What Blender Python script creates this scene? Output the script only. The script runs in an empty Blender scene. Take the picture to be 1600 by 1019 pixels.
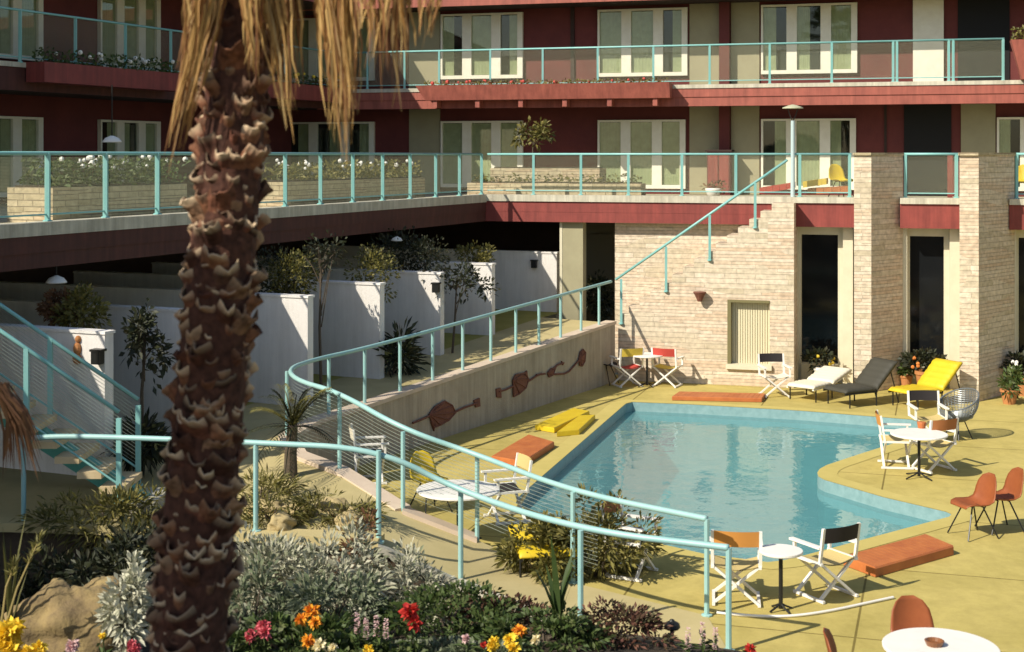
import bpy, bmesh, math, random
from math import sin, cos, pi, radians, sqrt, atan2
from mathutils import Vector, Matrix, noise
R = random.Random(7)
S = bpy.context.scene
COL = S.collection

# ------------------------------------------------------------------ camera, world, sun
F, CX, HY, EYE = 2200.0, 800.0, 243.0, 5.2          # focal length in photo pixels, centre column, horizon row, eye height
cam = bpy.data.cameras.new('camera'); co = bpy.data.objects.new('camera', cam); COL.objects.link(co)
cam.sensor_width = 36; cam.lens = 36 * F / 1600; cam.shift_y = -(509.5 - HY) / 1600
co.location = (0, 0, EYE); co.rotation_euler = (radians(90), 0, 0); cam.clip_end = 2000
cam.dof.use_dof = True; cam.dof.focus_distance = 25; cam.dof.aperture_fstop = 2.2
S.camera = co
SUN_D = Vector((.80, .60)).normalized(); SUN_E = radians(38)
w = bpy.data.worlds.new('World'); S.world = w; w.use_nodes = True
nt = w.node_tree; bg = nt.nodes['Background']
sk = nt.nodes.new('ShaderNodeTexSky'); sk.sky_type = 'NISHITA'; sk.sun_disc = False
sk.sun_elevation = SUN_E; sk.sun_rotation = atan2(-SUN_D.x, -SUN_D.y) % (2 * pi)
nt.links.new(sk.outputs[0], bg.inputs[0]); bg.inputs[1].default_value = .098
sl = bpy.data.lights.new('sun', 'SUN'); sl.energy = 4.6; sl.angle = radians(.55); sl.color = (1, .93, .8)
so = bpy.data.objects.new('sun', sl); COL.objects.link(so); so.location = (-20, -10, 30)
so.rotation_euler = Vector((SUN_D.x * cos(SUN_E), SUN_D.y * cos(SUN_E), -sin(SUN_E))).to_track_quat('-Z', 'Y').to_euler()
S.view_settings.view_transform = 'Standard'; S.view_settings.look = 'None'; S.view_settings.exposure = 0.48

# ------------------------------------------------------------------ materials
MATS = {}
def mat(name, col, rough=.7, var=None, scale=6, bump=0, bscale=40, metal=0, island=None, trans=0, spec=.4, streak=0):
    if name in MATS: return MATS[name]
    m = bpy.data.materials.new(name); m.use_nodes = True; t = m.node_tree; p = t.nodes['Principled BSDF']
    L = t.links.new
    p.inputs['Base Color'].default_value = (*col, 1); p.inputs['Roughness'].default_value = rough
    p.inputs['Metallic'].default_value = metal; p.inputs['Specular IOR Level'].default_value = spec
    src = None
    if island:                                       # every leaf / petal its own tone
        g = t.nodes.new('ShaderNodeNewGeometry'); r = t.nodes.new('ShaderNodeValToRGB')
        cols = [col] + list(island); e = r.color_ramp.elements
        while len(e) < len(cols): e.new(.5)
        for i, c in enumerate(cols): e[i].position = i / (len(cols) - 1); e[i].color = (*c, 1)
        L(g.outputs['Random Per Island'], r.inputs[0]); src = r.outputs[0]
        L(src, p.inputs['Base Color'])
    elif var:
        tc = t.nodes.new('ShaderNodeTexCoord'); n = t.nodes.new('ShaderNodeTexNoise'); n.inputs['Scale'].default_value = scale
        n.inputs['Detail'].default_value = 6; n.inputs['Roughness'].default_value = .65
        L(tc.outputs['Object'], n.inputs['Vector']); r = t.nodes.new('ShaderNodeValToRGB')
        r.color_ramp.elements[0].position = .3; r.color_ramp.elements[1].position = .7
        r.color_ramp.elements[0].color = (*col, 1); r.color_ramp.elements[1].color = (*var, 1)
        L(n.outputs['Fac'], r.inputs[0]); src = r.outputs[0]
        if streak:                                   # rain streaks and dirt running down the surface
            ms = t.nodes.new('ShaderNodeMapping'); ms.inputs['Scale'].default_value = (5, 5, .35); L(tc.outputs['Object'], ms.inputs[0])
            n2 = t.nodes.new('ShaderNodeTexNoise'); n2.inputs['Scale'].default_value = 1.6; n2.inputs['Detail'].default_value = 7; n2.inputs['Roughness'].default_value = .7; L(ms.outputs[0], n2.inputs['Vector'])
            mr = t.nodes.new('ShaderNodeMapRange'); mr.inputs[1].default_value = .35; mr.inputs[2].default_value = .68; mr.inputs[3].default_value = 1 - streak; mr.inputs[4].default_value = 1; L(n2.outputs['Fac'], mr.inputs[0])
            mm = t.nodes.new('ShaderNodeMixRGB'); mm.blend_type = 'MULTIPLY'; mm.inputs[0].default_value = 1; L(src, mm.inputs[1]); L(mr.outputs[0], mm.inputs[2]); src = mm.outputs[0]
        L(src, p.inputs['Base Color'])
    if bump:
        tc = t.nodes.new('ShaderNodeTexCoord'); n = t.nodes.new('ShaderNodeTexNoise'); n.inputs['Scale'].default_value = bscale
        n.inputs['Detail'].default_value = 5; b = t.nodes.new('ShaderNodeBump'); b.inputs['Strength'].default_value = bump
        b.inputs['Distance'].default_value = .02; L(tc.outputs['Object'], n.inputs['Vector'])
        L(n.outputs['Fac'], b.inputs['Height']); L(b.outputs[0], p.inputs['Normal'])
    if trans:
        tr = t.nodes.new('ShaderNodeBsdfTranslucent'); mx = t.nodes.new('ShaderNodeMixShader'); mx.inputs[0].default_value = trans
        if src: L(src, tr.inputs[0])
        else: tr.inputs[0].default_value = (*col, 1)
        L(p.outputs[0], mx.inputs[1]); L(tr.outputs[0], mx.inputs[2]); L(mx.outputs[0], t.nodes['Material Output'].inputs[0])
    MATS[name] = m
    return m

def stone_mat(name, c1, c2, c3, mortar, bw=.55, bh=.115, mort=.008, seed=0):
    m = bpy.data.materials.new(name); m.use_nodes = True; t = m.node_tree; p = t.nodes['Principled BSDF']; L = t.links.new
    p.inputs['Roughness'].default_value = .9; p.inputs['Specular IOR Level'].default_value = .2
    uv = t.nodes.new('ShaderNodeUVMap'); mp = t.nodes.new('ShaderNodeMapping'); L(uv.outputs[0], mp.inputs[0])
    mp.inputs['Location'].default_value = (seed * 3.3, seed * 1.7, 0)
    def brick(a, b, w_, h_, off):
        k = t.nodes.new('ShaderNodeTexBrick'); L(mp.outputs[0], k.inputs['Vector'])
        k.inputs['Color1'].default_value = (*a, 1); k.inputs['Color2'].default_value = (*b, 1)
        k.inputs['Mortar'].default_value = (*mortar, 1); k.inputs['Scale'].default_value = 1
        k.inputs['Mortar Size'].default_value = mort; k.inputs['Mortar Smooth'].default_value = .3; k.inputs['Bias'].default_value = 0
        k.inputs['Brick Width'].default_value = w_; k.inputs['Row Height'].default_value = h_; k.offset = off; k.squash = .6; k.squash_frequency = 3
        return k
    a = brick(c1, c2, bw, bh, .37); b = brick(c1, c3, bw * 1.6, bh * .66, .61)
    mpb = t.nodes.new('ShaderNodeMapping'); L(uv.outputs[0], mpb.inputs[0]); mpb.inputs['Scale'].default_value = (.35, 2.1, 1)
    n = t.nodes.new('ShaderNodeTexNoise'); n.inputs['Scale'].default_value = .9; n.inputs['Detail'].default_value = 1
    L(mpb.outputs[0], n.inputs['Vector']); gt = t.nodes.new('ShaderNodeMath'); gt.operation = 'GREATER_THAN'; gt.inputs[1].default_value = .5
    L(n.outputs['Fac'], gt.inputs[0])
    mx = t.nodes.new('ShaderNodeMixRGB'); L(gt.outputs[0], mx.inputs[0]); L(a.outputs[0], mx.inputs[1]); L(b.outputs[0], mx.inputs[2])
    n2 = t.nodes.new('ShaderNodeTexNoise'); n2.inputs['Scale'].default_value = 9; n2.inputs['Detail'].default_value = 8; L(mp.outputs[0], n2.inputs['Vector'])
    rr = t.nodes.new('ShaderNodeMapRange'); rr.inputs[1].default_value = .25; rr.inputs[2].default_value = .75; rr.inputs[3].default_value = .72; rr.inputs[4].default_value = 1.2
    L(n2.outputs['Fac'], rr.inputs[0]); ml = t.nodes.new('ShaderNodeMixRGB'); ml.blend_type = 'MULTIPLY'; ml.inputs[0].default_value = 1
    L(mx.outputs[0], ml.inputs[1]); L(rr.outputs[0], ml.inputs[2]); L(ml.outputs[0], p.inputs['Base Color'])
    mf = t.nodes.new('ShaderNodeMixRGB'); L(gt.outputs[0], mf.inputs[0]); L(a.outputs['Fac'], mf.inputs[1]); L(b.outputs['Fac'], mf.inputs[2])
    sb = t.nodes.new('ShaderNodeMath'); sb.operation = 'SUBTRACT'; L(n2.outputs['Fac'], sb.inputs[0]); L(mf.outputs[0], sb.inputs[1])
    bp_ = t.nodes.new('ShaderNodeBump'); bp_.inputs['Strength'].default_value = .8; bp_.inputs['Distance'].default_value = .02
    L(sb.outputs[0], bp_.inputs['Height']); L(bp_.outputs[0], p.inputs['Normal'])
    MATS[name] = m; return m

def screen_mat(name, col, spacing, duty, haze):
    """fine painted wire infill: rows of wire cut out by alpha, following the rail (uv.y = height above the base)"""
    m = bpy.data.materials.new(name); m.use_nodes = True; t = m.node_tree; L = t.links.new; p = t.nodes['Principled BSDF']
    p.inputs['Base Color'].default_value = (*col, 1); p.inputs['Roughness'].default_value = .5
    uv = t.nodes.new('ShaderNodeUVMap'); sp = t.nodes.new('ShaderNodeSeparateXYZ'); L(uv.outputs[0], sp.inputs[0])
    d = t.nodes.new('ShaderNodeMath'); d.operation = 'DIVIDE'; d.inputs[1].default_value = spacing; L(sp.outputs[1], d.inputs[0])
    fr = t.nodes.new('ShaderNodeMath'); fr.operation = 'FRACT'; L(d.outputs[0], fr.inputs[0])
    lt = t.nodes.new('ShaderNodeMath'); lt.operation = 'LESS_THAN'; lt.inputs[1].default_value = duty; L(fr.outputs[0], lt.inputs[0])
    mr = t.nodes.new('ShaderNodeMapRange'); mr.inputs[3].default_value = haze; mr.inputs[4].default_value = .95; L(lt.outputs[0], mr.inputs[0])
    tr = t.nodes.new('ShaderNodeBsdfTransparent'); tl = t.nodes.new('ShaderNodeBsdfTranslucent'); tl.inputs[0].default_value = (*col, 1)
    m0 = t.nodes.new('ShaderNodeMixShader'); m0.inputs[0].default_value = .5; L(p.outputs[0], m0.inputs[1]); L(tl.outputs[0], m0.inputs[2])
    mx = t.nodes.new('ShaderNodeMixShader'); L(mr.outputs[0], mx.inputs[0]); L(tr.outputs[0], mx.inputs[1]); L(m0.outputs[0], mx.inputs[2])
    L(mx.outputs[0], t.nodes['Material Output'].inputs[0]); MATS[name] = m; return m

def glassy(name, tint, refl_rough=.03, ior=1.4, bump=0, bscale=3, milk=None):
    m = bpy.data.materials.new(name); m.use_nodes = True; t = m.node_tree; L = t.links.new
    t.nodes.remove(t.nodes['Principled BSDF'])
    fr = t.nodes.new('ShaderNodeFresnel'); fr.inputs[0].default_value = ior
    tr = t.nodes.new('ShaderNodeBsdfTransparent'); tr.inputs[0].default_value = (*tint, 1)
    gl = t.nodes.new('ShaderNodeBsdfGlossy'); gl.inputs['Roughness'].default_value = refl_rough
    ge = t.nodes.new('ShaderNodeNewGeometry'); io = t.nodes.new('ShaderNodeMapRange'); io.inputs[3].default_value = ior; io.inputs[4].default_value = 1 / ior; L(ge.outputs['Backfacing'], io.inputs[0]); L(io.outputs[0], fr.inputs[0])
    mx = t.nodes.new('ShaderNodeMixShader'); L(fr.outputs[0], mx.inputs[0]); L(gl.outputs[0], mx.inputs[2])
    if milk:                                         # light scattered back by the water itself
        df = t.nodes.new('ShaderNodeBsdfDiffuse'); df.inputs[0].default_value = (*milk[1], 1); m2 = t.nodes.new('ShaderNodeMixShader'); m2.inputs[0].default_value = milk[0]
        L(tr.outputs[0], m2.inputs[1]); L(df.outputs[0], m2.inputs[2]); L(m2.outputs[0], mx.inputs[1])
    else: L(tr.outputs[0], mx.inputs[1])
    if bump:
        tc = t.nodes.new('ShaderNodeTexCoord'); n = t.nodes.new('ShaderNodeTexNoise'); n.inputs['Scale'].default_value = bscale; n.inputs['Detail'].default_value = 3
        b = t.nodes.new('ShaderNodeBump'); b.inputs['Strength'].default_value = bump; b.inputs['Distance'].default_value = .05
        L(tc.outputs['Object'], n.inputs['Vector']); L(n.outputs['Fac'], b.inputs['Height'])
        L(b.outputs[0], gl.inputs['Normal']); L(b.outputs[0], fr.inputs['Normal'])
    L(mx.outputs[0], t.nodes['Material Output'].inputs[0]); MATS[name] = m; return m

STONE = stone_mat('pink_ashlar_stone', (.66, .56, .43), (.51, .43, .30), (.57, .43, .30), (.49, .41, .30), 1.15, .115, .006)
STONE2 = stone_mat('tan_planter_stone', (.50, .42, .27), (.40, .33, .2), (.46, .35, .22), (.25, .2, .13), .5, .1, .008, 2)
TEAL = mat('turquoise_rail_paint', (.19, .44, .41), .4, var=(.25, .48, .45), scale=3)
PALE = mat('pale_turquoise_rail_paint', (.25, .46, .44), .4, var=(.32, .50, .47), scale=3)
TEALD = mat('turquoise_stringer_paint', (.08, .33, .27), .45, var=(.11, .37, .3), scale=4)
SCR_FINE = screen_mat('fine_wire_screen', (.54, .55, .38), .02, .12, .09)
SCR_WIDE = screen_mat('ramp_wire_screen', (.40, .45, .38), .05, .12, .015)
RED = mat('barn_red_wall', (.15, .033, .028), .8, var=(.10, .022, .02), scale=1.2, bump=.2, bscale=20)
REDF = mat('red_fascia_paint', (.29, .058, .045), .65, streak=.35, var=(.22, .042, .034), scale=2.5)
REDF_SHADE = mat('shade_darkened_red_fascia', (.10, .030, .022), .75, streak=.4, var=(.075, .024, .018), scale=2.5)  # fascia red darkened in colour to stand for the left wing's shade
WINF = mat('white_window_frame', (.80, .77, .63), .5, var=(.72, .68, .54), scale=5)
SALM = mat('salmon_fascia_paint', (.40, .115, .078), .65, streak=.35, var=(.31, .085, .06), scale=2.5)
CREAM = mat('cream_frame_paint', (.62, .57, .42), .6, var=(.55, .5, .36), scale=3)
BEIGE = mat('olive_beige_panel', (.34, .31, .19), .85, var=(.29, .26, .16), scale=2, bump=.15)
WHITE = mat('white_paint', (.80, .77, .70), .5, var=(.72, .69, .62), scale=4)
STUCCO = mat('white_stucco', (.83, .79, .74), .9, streak=.14, var=(.74, .69, .63), scale=1.3, bump=.3, bscale=60)
EDGE = mat('pale_concrete_edge', (.64, .60, .48), .85, streak=.35, var=(.5, .46, .35), scale=3, bump=.2)
DECKTOP = mat('terrace_concrete', (.4, .37, .25), .9, var=(.33, .3, .2), scale=2)
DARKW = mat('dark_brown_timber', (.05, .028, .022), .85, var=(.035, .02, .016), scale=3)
BLACK = mat('unlit_interior_black', (.012, .012, .012), .9)
CURT = mat('pale_curtain', (.55, .53, .38), .9, var=(.42, .41, .28), scale=5)
PANE = glassy('window_glass', (.86, .9, .84), .02, 1.45)
GLASSD = mat('dark_plate_glass', (.008, .009, .010), .06, spec=.3)
PLASTER = mat('grey_tan_plaster', (.50, .43, .32), .95, streak=.3, var=(.38, .32, .23), scale=1.4, bump=.5, bscale=35)
PATH = mat('tan_path_concrete', (.50, .41, .20), .95, var=(.40, .33, .15), scale=1.1, bump=.2, bscale=60)
LAWN = mat('olive_lawn', (.27, .25, .045), .95, var=(.36, .31, .08), scale=1.5, bump=.6, bscale=90)
SOIL = mat('dark_garden_soil', (.030, .022, .014), 1, var=(.06, .042, .024), scale=2.5, bump=1, bscale=25)
ORANGE = mat('orange_vinyl', (.50, .165, .045), .55, var=(.36, .10, .03), scale=4)
YELLOW = mat('yellow_vinyl', (.62, .46, .02), .5, var=(.55, .38, .015), scale=5)
ORCAN = mat('orange_canvas', (.55, .24, .05), .85)
BRCAN = mat('brown_orange_canvas', (.40, .15, .05), .85)
BLCAN = mat('black_canvas', (.018, .014, .014), .8)
TANCAN = mat('tan_canvas', (.52, .40, .16), .85)
REDCAN = mat('red_canvas', (.42, .05, .035), .85)
YELCAN = mat('yellow_canvas', (.62, .45, .06), .85)
WCAN = mat('cream_canvas', (.66, .60, .46), .85)
CHAR = mat('charcoal_vinyl', (.045, .042, .03), .7)
METAL = mat('black_metal', (.02, .02, .018), .4, metal=.3)
WIRE = mat('grey_wire', (.20, .215, .215), .35, metal=.4)
RUST = mat('rusty_iron', (.13, .045, .028), .8, var=(.2, .08, .05), scale=14, bump=.4)
TERRA = mat('terracotta', (.46, .20, .07), .85, var=(.38, .15, .05), scale=6)
ROCK = mat('ochre_boulder', (.30, .22, .09), .95, var=(.13, .09, .05), scale=4.5, bump=.6, bscale=30)
BARK = mat('grey_bark', (.06, .045, .03), .95, var=(.1, .075, .05), scale=8, bump=.5)

# ------------------------------------------------------------------ mesh builder
OFF = {}
class MB:
    def __init__(s): s.v = []; s.f = []
    def add(s, vs, fs):
        o = len(s.v); s.v += [tuple(x) for x in vs]; s.f += [tuple(i + o for i in f) for f in fs]; return s
    def hexa(s, a): # 4 bottom, 4 top, ccw from above
        return s.add(a, [(3, 2, 1, 0), (4, 5, 6, 7), (0, 1, 5, 4), (1, 2, 6, 5), (2, 3, 7, 6), (3, 0, 4, 7)])
    def box(s, c, d, rz=0, rx=0, ry=0):
        M = Matrix.Rotation(rz, 3, 'Z') @ Matrix.Rotation(ry, 3, 'Y') @ Matrix.Rotation(rx, 3, 'X'); c = Vector(c)
        x, y, z = d[0] / 2, d[1] / 2, d[2] / 2
        return s.hexa([c + M @ Vector(p) for p in ((-x, -y, -z), (x, -y, -z), (x, y, -z), (-x, y, -z), (-x, -y, z), (x, -y, z), (x, y, z), (-x, y, z))])
    def bar(s, a, b, w_, h_=None, up=(0, 0, 1)):
        a = Vector(a); b = Vector(b); h_ = h_ or w_; d = (b - a).normalized(); u = Vector(up)
        if abs(d.dot(u)) > .98: u = Vector((1, 0, 0))
        x = d.cross(u).normalized() * w_ / 2; y = x.cross(d).normalized() * h_ / 2
        return s.hexa([a - x - y, a + x - y, a + x + y, a - x + y, b - x - y, b + x - y, b + x + y, b - x + y])
    def prism(s, poly, z0, z1):
        n = len(poly); z0s = z0 if isinstance(z0, (list, tuple)) else [z0] * n; z1s = z1 if isinstance(z1, (list, tuple)) else [z1] * n
        ar = sum(poly[i][0] * poly[(i + 1) % n][1] - poly[(i + 1) % n][0] * poly[i][1] for i in range(n))
        if ar < 0: poly = poly[::-1]; z0s = z0s[::-1]; z1s = z1s[::-1]
        vs = [(p[0], p[1], z) for p, z in zip(poly, z0s)] + [(p[0], p[1], z) for p, z in zip(poly, z1s)]
        return s.add(vs, [tuple(range(n - 1, -1, -1)), tuple(range(n, 2 * n))] + [(i, (i + 1) % n, n + (i + 1) % n, n + i) for i in range(n)])
    def extr(s, pts, d): # planar polygon of 3d points pushed along d
        n = len(pts); d = Vector(d); vs = [Vector(p) for p in pts] + [Vector(p) + d for p in pts]
        return s.add(vs, [tuple(range(n - 1, -1, -1)), tuple(range(n, 2 * n))] + [(i, (i + 1) % n, n + (i + 1) % n, n + i) for i in range(n)])
    def tube(s, pts, r, n=8, cap=True):
        pts = [Vector(p) for p in pts]; k = len(pts); rs = r if isinstance(r, (list, tuple)) else [r] * k
        vs = []; pu = None
        for i, p in enumerate(pts):
            d = (pts[min(i + 1, k - 1)] - pts[max(i - 1, 0)]).normalized()
            if pu is None: pu = Vector((0, 0, 1)) if abs(d.z) < .9 else Vector((1, 0, 0))
            x = d.cross(pu).normalized(); y = x.cross(d).normalized(); pu = y
            for j in range(n):
                a = 2 * pi * j / n; vs.append(p + (x * cos(a) + y * sin(a)) * rs[i])
        fs = [(i * n + j, i * n + (j + 1) % n, (i + 1) * n + (j + 1) % n, (i + 1) * n + j) for i in range(k - 1) for j in range(n)]
        if cap: fs += [tuple(range(n - 1, -1, -1)), tuple(range((k - 1) * n, k * n))]
        return s.add(vs, fs)
    def lathe(s, c, prof, n=20):
        c = Vector(c); k = len(prof); vs = [c + Vector((r * cos(2 * pi * j / n), r * sin(2 * pi * j / n), z)) for r, z in prof for j in range(n)]
        fs = [(i * n + j, i * n + (j + 1) % n, (i + 1) * n + (j + 1) % n, (i + 1) * n + j) for i in range(k - 1) for j in range(n)]
        fs += [tuple(range(n - 1, -1, -1)), tuple(range((k - 1) * n, k * n))]
        return s.add(vs, fs)
    def ball(s, c, rad, n=10, m=7, jit=0, seed=0):
        c = Vector(c); rad = Vector(rad) if not isinstance(rad, (int, float)) else Vector((rad,) * 3); vs = []
        for i in range(1, m):
            for j in range(n):
                t_, a = pi * i / m, 2 * pi * j / n; d = Vector((sin(t_) * cos(a), sin(t_) * sin(a), cos(t_)))
                k = 1 + jit * noise.noise(d * 1.7 + Vector((seed, seed * 2.1, 0))) + jit * .45 * abs(noise.noise(d * 3.4 + Vector((seed, 0, seed)))) + jit * .16 * noise.noise(d * 11 + Vector((0, seed, seed)))
                vs.append(c + Vector((d.x * rad.x, d.y * rad.y, d.z * rad.z)) * k)
        fs = [(i * n + j, (i + 1) * n + j, (i + 1) * n + (j + 1) % n, i * n + (j + 1) % n) for i in range(m - 2) for j in range(n)]
        vs += [c + Vector((0, 0, rad.z)), c - Vector((0, 0, rad.z))]; t0 = len(vs) - 2
        fs += [(t0, j, (j + 1) % n) for j in range(n)] + [(t0 + 1, (m - 2) * n + (j + 1) % n, (m - 2) * n + j) for j in range(n)]
        return s.add(vs, fs)
    def leaf(s, c, d, up, l, w_, bend=0):
        c = Vector(c); x = d.cross(up).normalized() * w_ / 2; t_ = c + d * l + Vector((0, 0, -bend * l)); mid = c + d * l * .5 + Vector((0, 0, .1 * bend * l))
        return s.add([c, mid + x, t_, mid - x], [(0, 1, 2, 3)])
    def strip(s, A, B):
        vs = list(A) + list(B); n = len(A)
        return s.add(vs, [(i, i + 1, n + i + 1, n + i) for i in range(n - 1)])
    def build(s, name, m, parent=None, uv=False, smooth=False):
        vs = [Vector(v) for v in s.v]
        if parent is not None: off = OFF.get(parent.name, Vector())
        else:
            lo = [min(v[i] for v in vs) for i in range(3)]; hi = [max(v[i] for v in vs) for i in range(3)]
            off = Vector(((lo[0] + hi[0]) / 2, (lo[1] + hi[1]) / 2, lo[2]))
        me = bpy.data.meshes.new(name); me.from_pydata([v - off for v in vs], [], s.f)
        me.materials.append(m)
        if uv:
            ul = me.uv_layers.new(name='UVMap')
            for p in me.polygons:
                nrm = p.normal
                tx = Vector((-nrm.y, nrm.x, 0))
                tx = tx.normalized() if tx.length > .3 else None
                for li in p.loop_indices:
                    c_ = vs[me.loops[li].vertex_index]
                    ul.data[li].uv = (c_.x, c_.y) if tx is None else (c_.dot(tx), c_.z)
        if smooth:
            for p in me.polygons: p.use_smooth = True
        o = bpy.data.objects.new(name, me); COL.objects.link(o)
        if parent is not None: o.parent = parent
        else: o.location = off
        OFF[o.name] = off
        return o

def tag(o, label=None, cat=None, group=None, kind=None):
    if label: o['label'] = label
    if cat: o['category'] = cat
    if group: o['group'] = group
    if kind: o['kind'] = kind
    return o
def thing(name, label, cat, loc, group=None, local=False):
    o = bpy.data.objects.new(name, None); COL.objects.link(o); o.location = loc; o.empty_display_size = .2
    OFF[o.name] = Vector() if local else Vector(loc)
    return tag(o, label, cat, group)
def dup(root, loc, rz, label=None, group=None, scale=1):
    r = root.copy(); COL.objects.link(r); r.location = loc; r.rotation_euler = (0, 0, rz); r.scale = (scale,) * 3
    if label: r['label'] = label
    if group: r['group'] = group
    for ch in list(root.children):
        c = ch.copy(); COL.objects.link(c); c.parent = r
        for g in list(ch.children):
            d = g.copy(); COL.objects.link(d); d.parent = c
    return r
def struct(name, mb, m, **k): return tag(mb.build(name, m, **k), kind='structure')

# ------------------------------------------------------------------ geometry of the place
def at(px, py, Z): return Vector(((px - CX) * Z / F, Z, EYE - (py - HY) * Z / F))
def gnd(px, py, z=0):
    Z = F * (EYE - z) / (py - HY); return Vector(((px - CX) * Z / F, Z, z))
C0 = Vector((-.69, 34.4))
U = Vector((.389, .921)); N = Vector((.921, -.389))        # along the left wing (away), out of the left wing
B = Vector((.961, -.275)); M = Vector((.275, .961))        # along the back wing (right), into the back wing
def BK(p, q, z): c = C0 + B * p + M * q; return Vector((c.x, c.y, z))
def LW(r, e, z): c = C0 - U * r + N * e; return Vector((c.x, c.y, z))
def cor(e, q, z=0):
    det = N.x * M.y - N.y * M.x; x = (e * M.y - N.y * q) / det; y = (N.x * q - M.x * e) / det
    return Vector((C0.x + x, C0.y + y, z))
def bp(px, q=0):   # where a photo column meets the plane q of the back wing
    d = Vector(((px - CX) / F, 1)); t_ = (q + M.dot(C0)) / M.dot(d); return B.dot(d * t_ - C0)
def lp(px, e=0):
    d = Vector(((px - CX) / F, 1)); t_ = (e + N.dot(C0)) / N.dot(d); return -U.dot(d * t_ - C0)
def bz(px, py, q=0):
    d = Vector(((px - CX) / F, 1)); t_ = (q + M.dot(C0)) / M.dot(d); return EYE - (py - HY) * t_ / F
def bbox(mb, p0, p1, q0, q1, z0, z1): return mb.hexa([BK(p0, q0, z0), BK(p1, q0, z0), BK(p1, q1, z0), BK(p0, q1, z0), BK(p0, q0, z1), BK(p1, q0, z1), BK(p1, q1, z1), BK(p0, q1, z1)])
def lbox(mb, r0, r1, e0, e1, z0, z1):  # r0<r1 , e0<e1
    return mb.hexa([LW(r0, e1, z0), LW(r0, e0, z0), LW(r1, e0, z0), LW(r1, e1, z0), LW(r0, e1, z1), LW(r0, e0, z1), LW(r1, e0, z1), LW(r1, e1, z1)])
TZ, TB = 4.15, 3.6            # terrace deck, underside of its beam
BZ, BB = 6.99, 6.48           # balcony deck, underside of its fascia
EZ = 9.3                      # eave soffit
QB, QW = 3.65, 5.05           # balcony edge, back wall
EB, EW = -5.8, -8.0           # balcony edge, left wing wall
RM, PM = 27.0, 19.0           # how far the wings run

# ------------------------------------------------------------------ ground, pool
g = MB(); g.add([(-250, -60, -2.4), (250, -60, -2.4), (250, 300, -2.4), (-250, 300, -2.4)], [(0, 1, 2, 3)])
struct('ground', g, mat('dry_earth', (.2, .17, .08), 1, var=(.15, .12, .06), scale=.3))

PX = [(972, 636), (978, 631), (988, 628.5), (1075, 632), (1250, 642), (1425, 656), (1436, 660), (1437, 667), (1430, 676), (1400, 692), (1340, 711), (1292, 727),
      (1281, 733), (1277, 739), (1279, 745), (1288, 750), (1380, 777), (1478, 800), (1487, 804), (1483, 808),
      (1370, 838), (1262, 867), (1225, 876), (1200, 879), (1100, 866), (1000, 843), (900, 816), (818, 794), (806, 787), (808, 779), (850, 742), (910, 690)]
POOL = [gnd(x, y) for x, y in PX]
DECK = [Vector(p) for p in [(60, -8, 0), (60, 30, 0), (12, 31.5, 0), (8.5, 33.2, 0), (2.4, 33.4, 0), (2.28, 32.4, 0), (-2.5, 23.9, 0), (-3.2, 22.6, 0), (-3.42, 21.4, 0), (-3.1, 20.3, 0), (-2.4, 19.5, 0),
        (-1.44, 18.5, 0), (-.75, 16.95, 0), (.75, 15.2, 0), (1.55, 14.72, 0), (2.6, 14.2, 0), (4.0, 12, 0), (5.0, 9, 0), (6, -8, 0)]]
bm = bmesh.new()
def loop(pts):
    vs = [bm.verts.new(p) for p in pts]; return [bm.edges.new((vs[i], vs[(i + 1) % len(vs)])) for i in range(len(vs))]
es = loop(DECK) + loop(POOL)
bmesh.ops.triangle_fill(bm, use_beauty=True, use_dissolve=False, edges=es)
for f in bm.faces:
    if f.normal.z < 0: f.normal_flip()
me = bpy.data.meshes.new('pool_deck'); bm.to_mesh(me); bm.free()
dm = bpy.data.materials.new('yellow_deck_concrete'); dm.use_nodes = True; t = dm.node_tree; p = t.nodes['Principled BSDF']; L = t.links.new
p.inputs['Roughness'].default_value = .95; p.inputs['Specular IOR Level'].default_value = .15
tc = t.nodes.new('ShaderNodeTexCoord'); mp = t.nodes.new('ShaderNodeMapping'); mp.inputs['Rotation'].default_value = (0, 0, radians(17)); L(tc.outputs['Object'], mp.inputs[0])
n = t.nodes.new('ShaderNodeTexNoise'); n.inputs['Scale'].default_value = .55; n.inputs['Detail'].default_value = 12; n.inputs['Roughness'].default_value = .74; n.inputs['Distortion'].default_value = .6; L(mp.outputs[0], n.inputs['Vector'])
rp = t.nodes.new('ShaderNodeValToRGB'); rp.color_ramp.elements[0].position = .28; rp.color_ramp.elements[1].position = .72
rp.color_ramp.elements[0].color = (.37, .30, .085, 1); rp.color_ramp.elements[1].color = (.56, .45, .15, 1); L(n.outputs['Fac'], rp.inputs[0])
k = t.nodes.new('ShaderNodeTexBrick'); k.inputs['Scale'].default_value = 1; k.inputs['Brick Width'].default_value = 2.7; k.inputs['Row Height'].default_value = 2.7; k.offset = 0
k.inputs['Mortar Size'].default_value = .018; k.inputs['Mortar Smooth'].default_value = .5; k.inputs['Color1'].default_value = (1, 1, 1, 1); k.inputs['Color2'].default_value = (.94, .94, .94, 1); k.inputs['Mortar'].default_value = (.42, .4, .36, 1)
mp2 = t.nodes.new('ShaderNodeMapping'); mp2.inputs['Rotation'].default_value = (0, 0, radians(17)); mp2.inputs['Location'].default_value = (.9, .6, 0); L(tc.outputs['Object'], mp2.inputs[0]); L(mp2.outputs[0], k.inputs['Vector'])
ml = t.nodes.new('ShaderNodeMixRGB'); ml.blend_type = 'MULTIPLY'; ml.inputs[0].default_value = 1; L(rp.outputs[0], ml.inputs[1]); L(k.outputs[0], ml.inputs[2]); n5 = t.nodes.new('ShaderNodeTexNoise'); n5.inputs['Scale'].default_value = 3.2; n5.inputs['Detail'].default_value = 10; n5.inputs['Roughness'].default_value = .8; L(tc.outputs['Object'], n5.inputs['Vector'])
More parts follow.
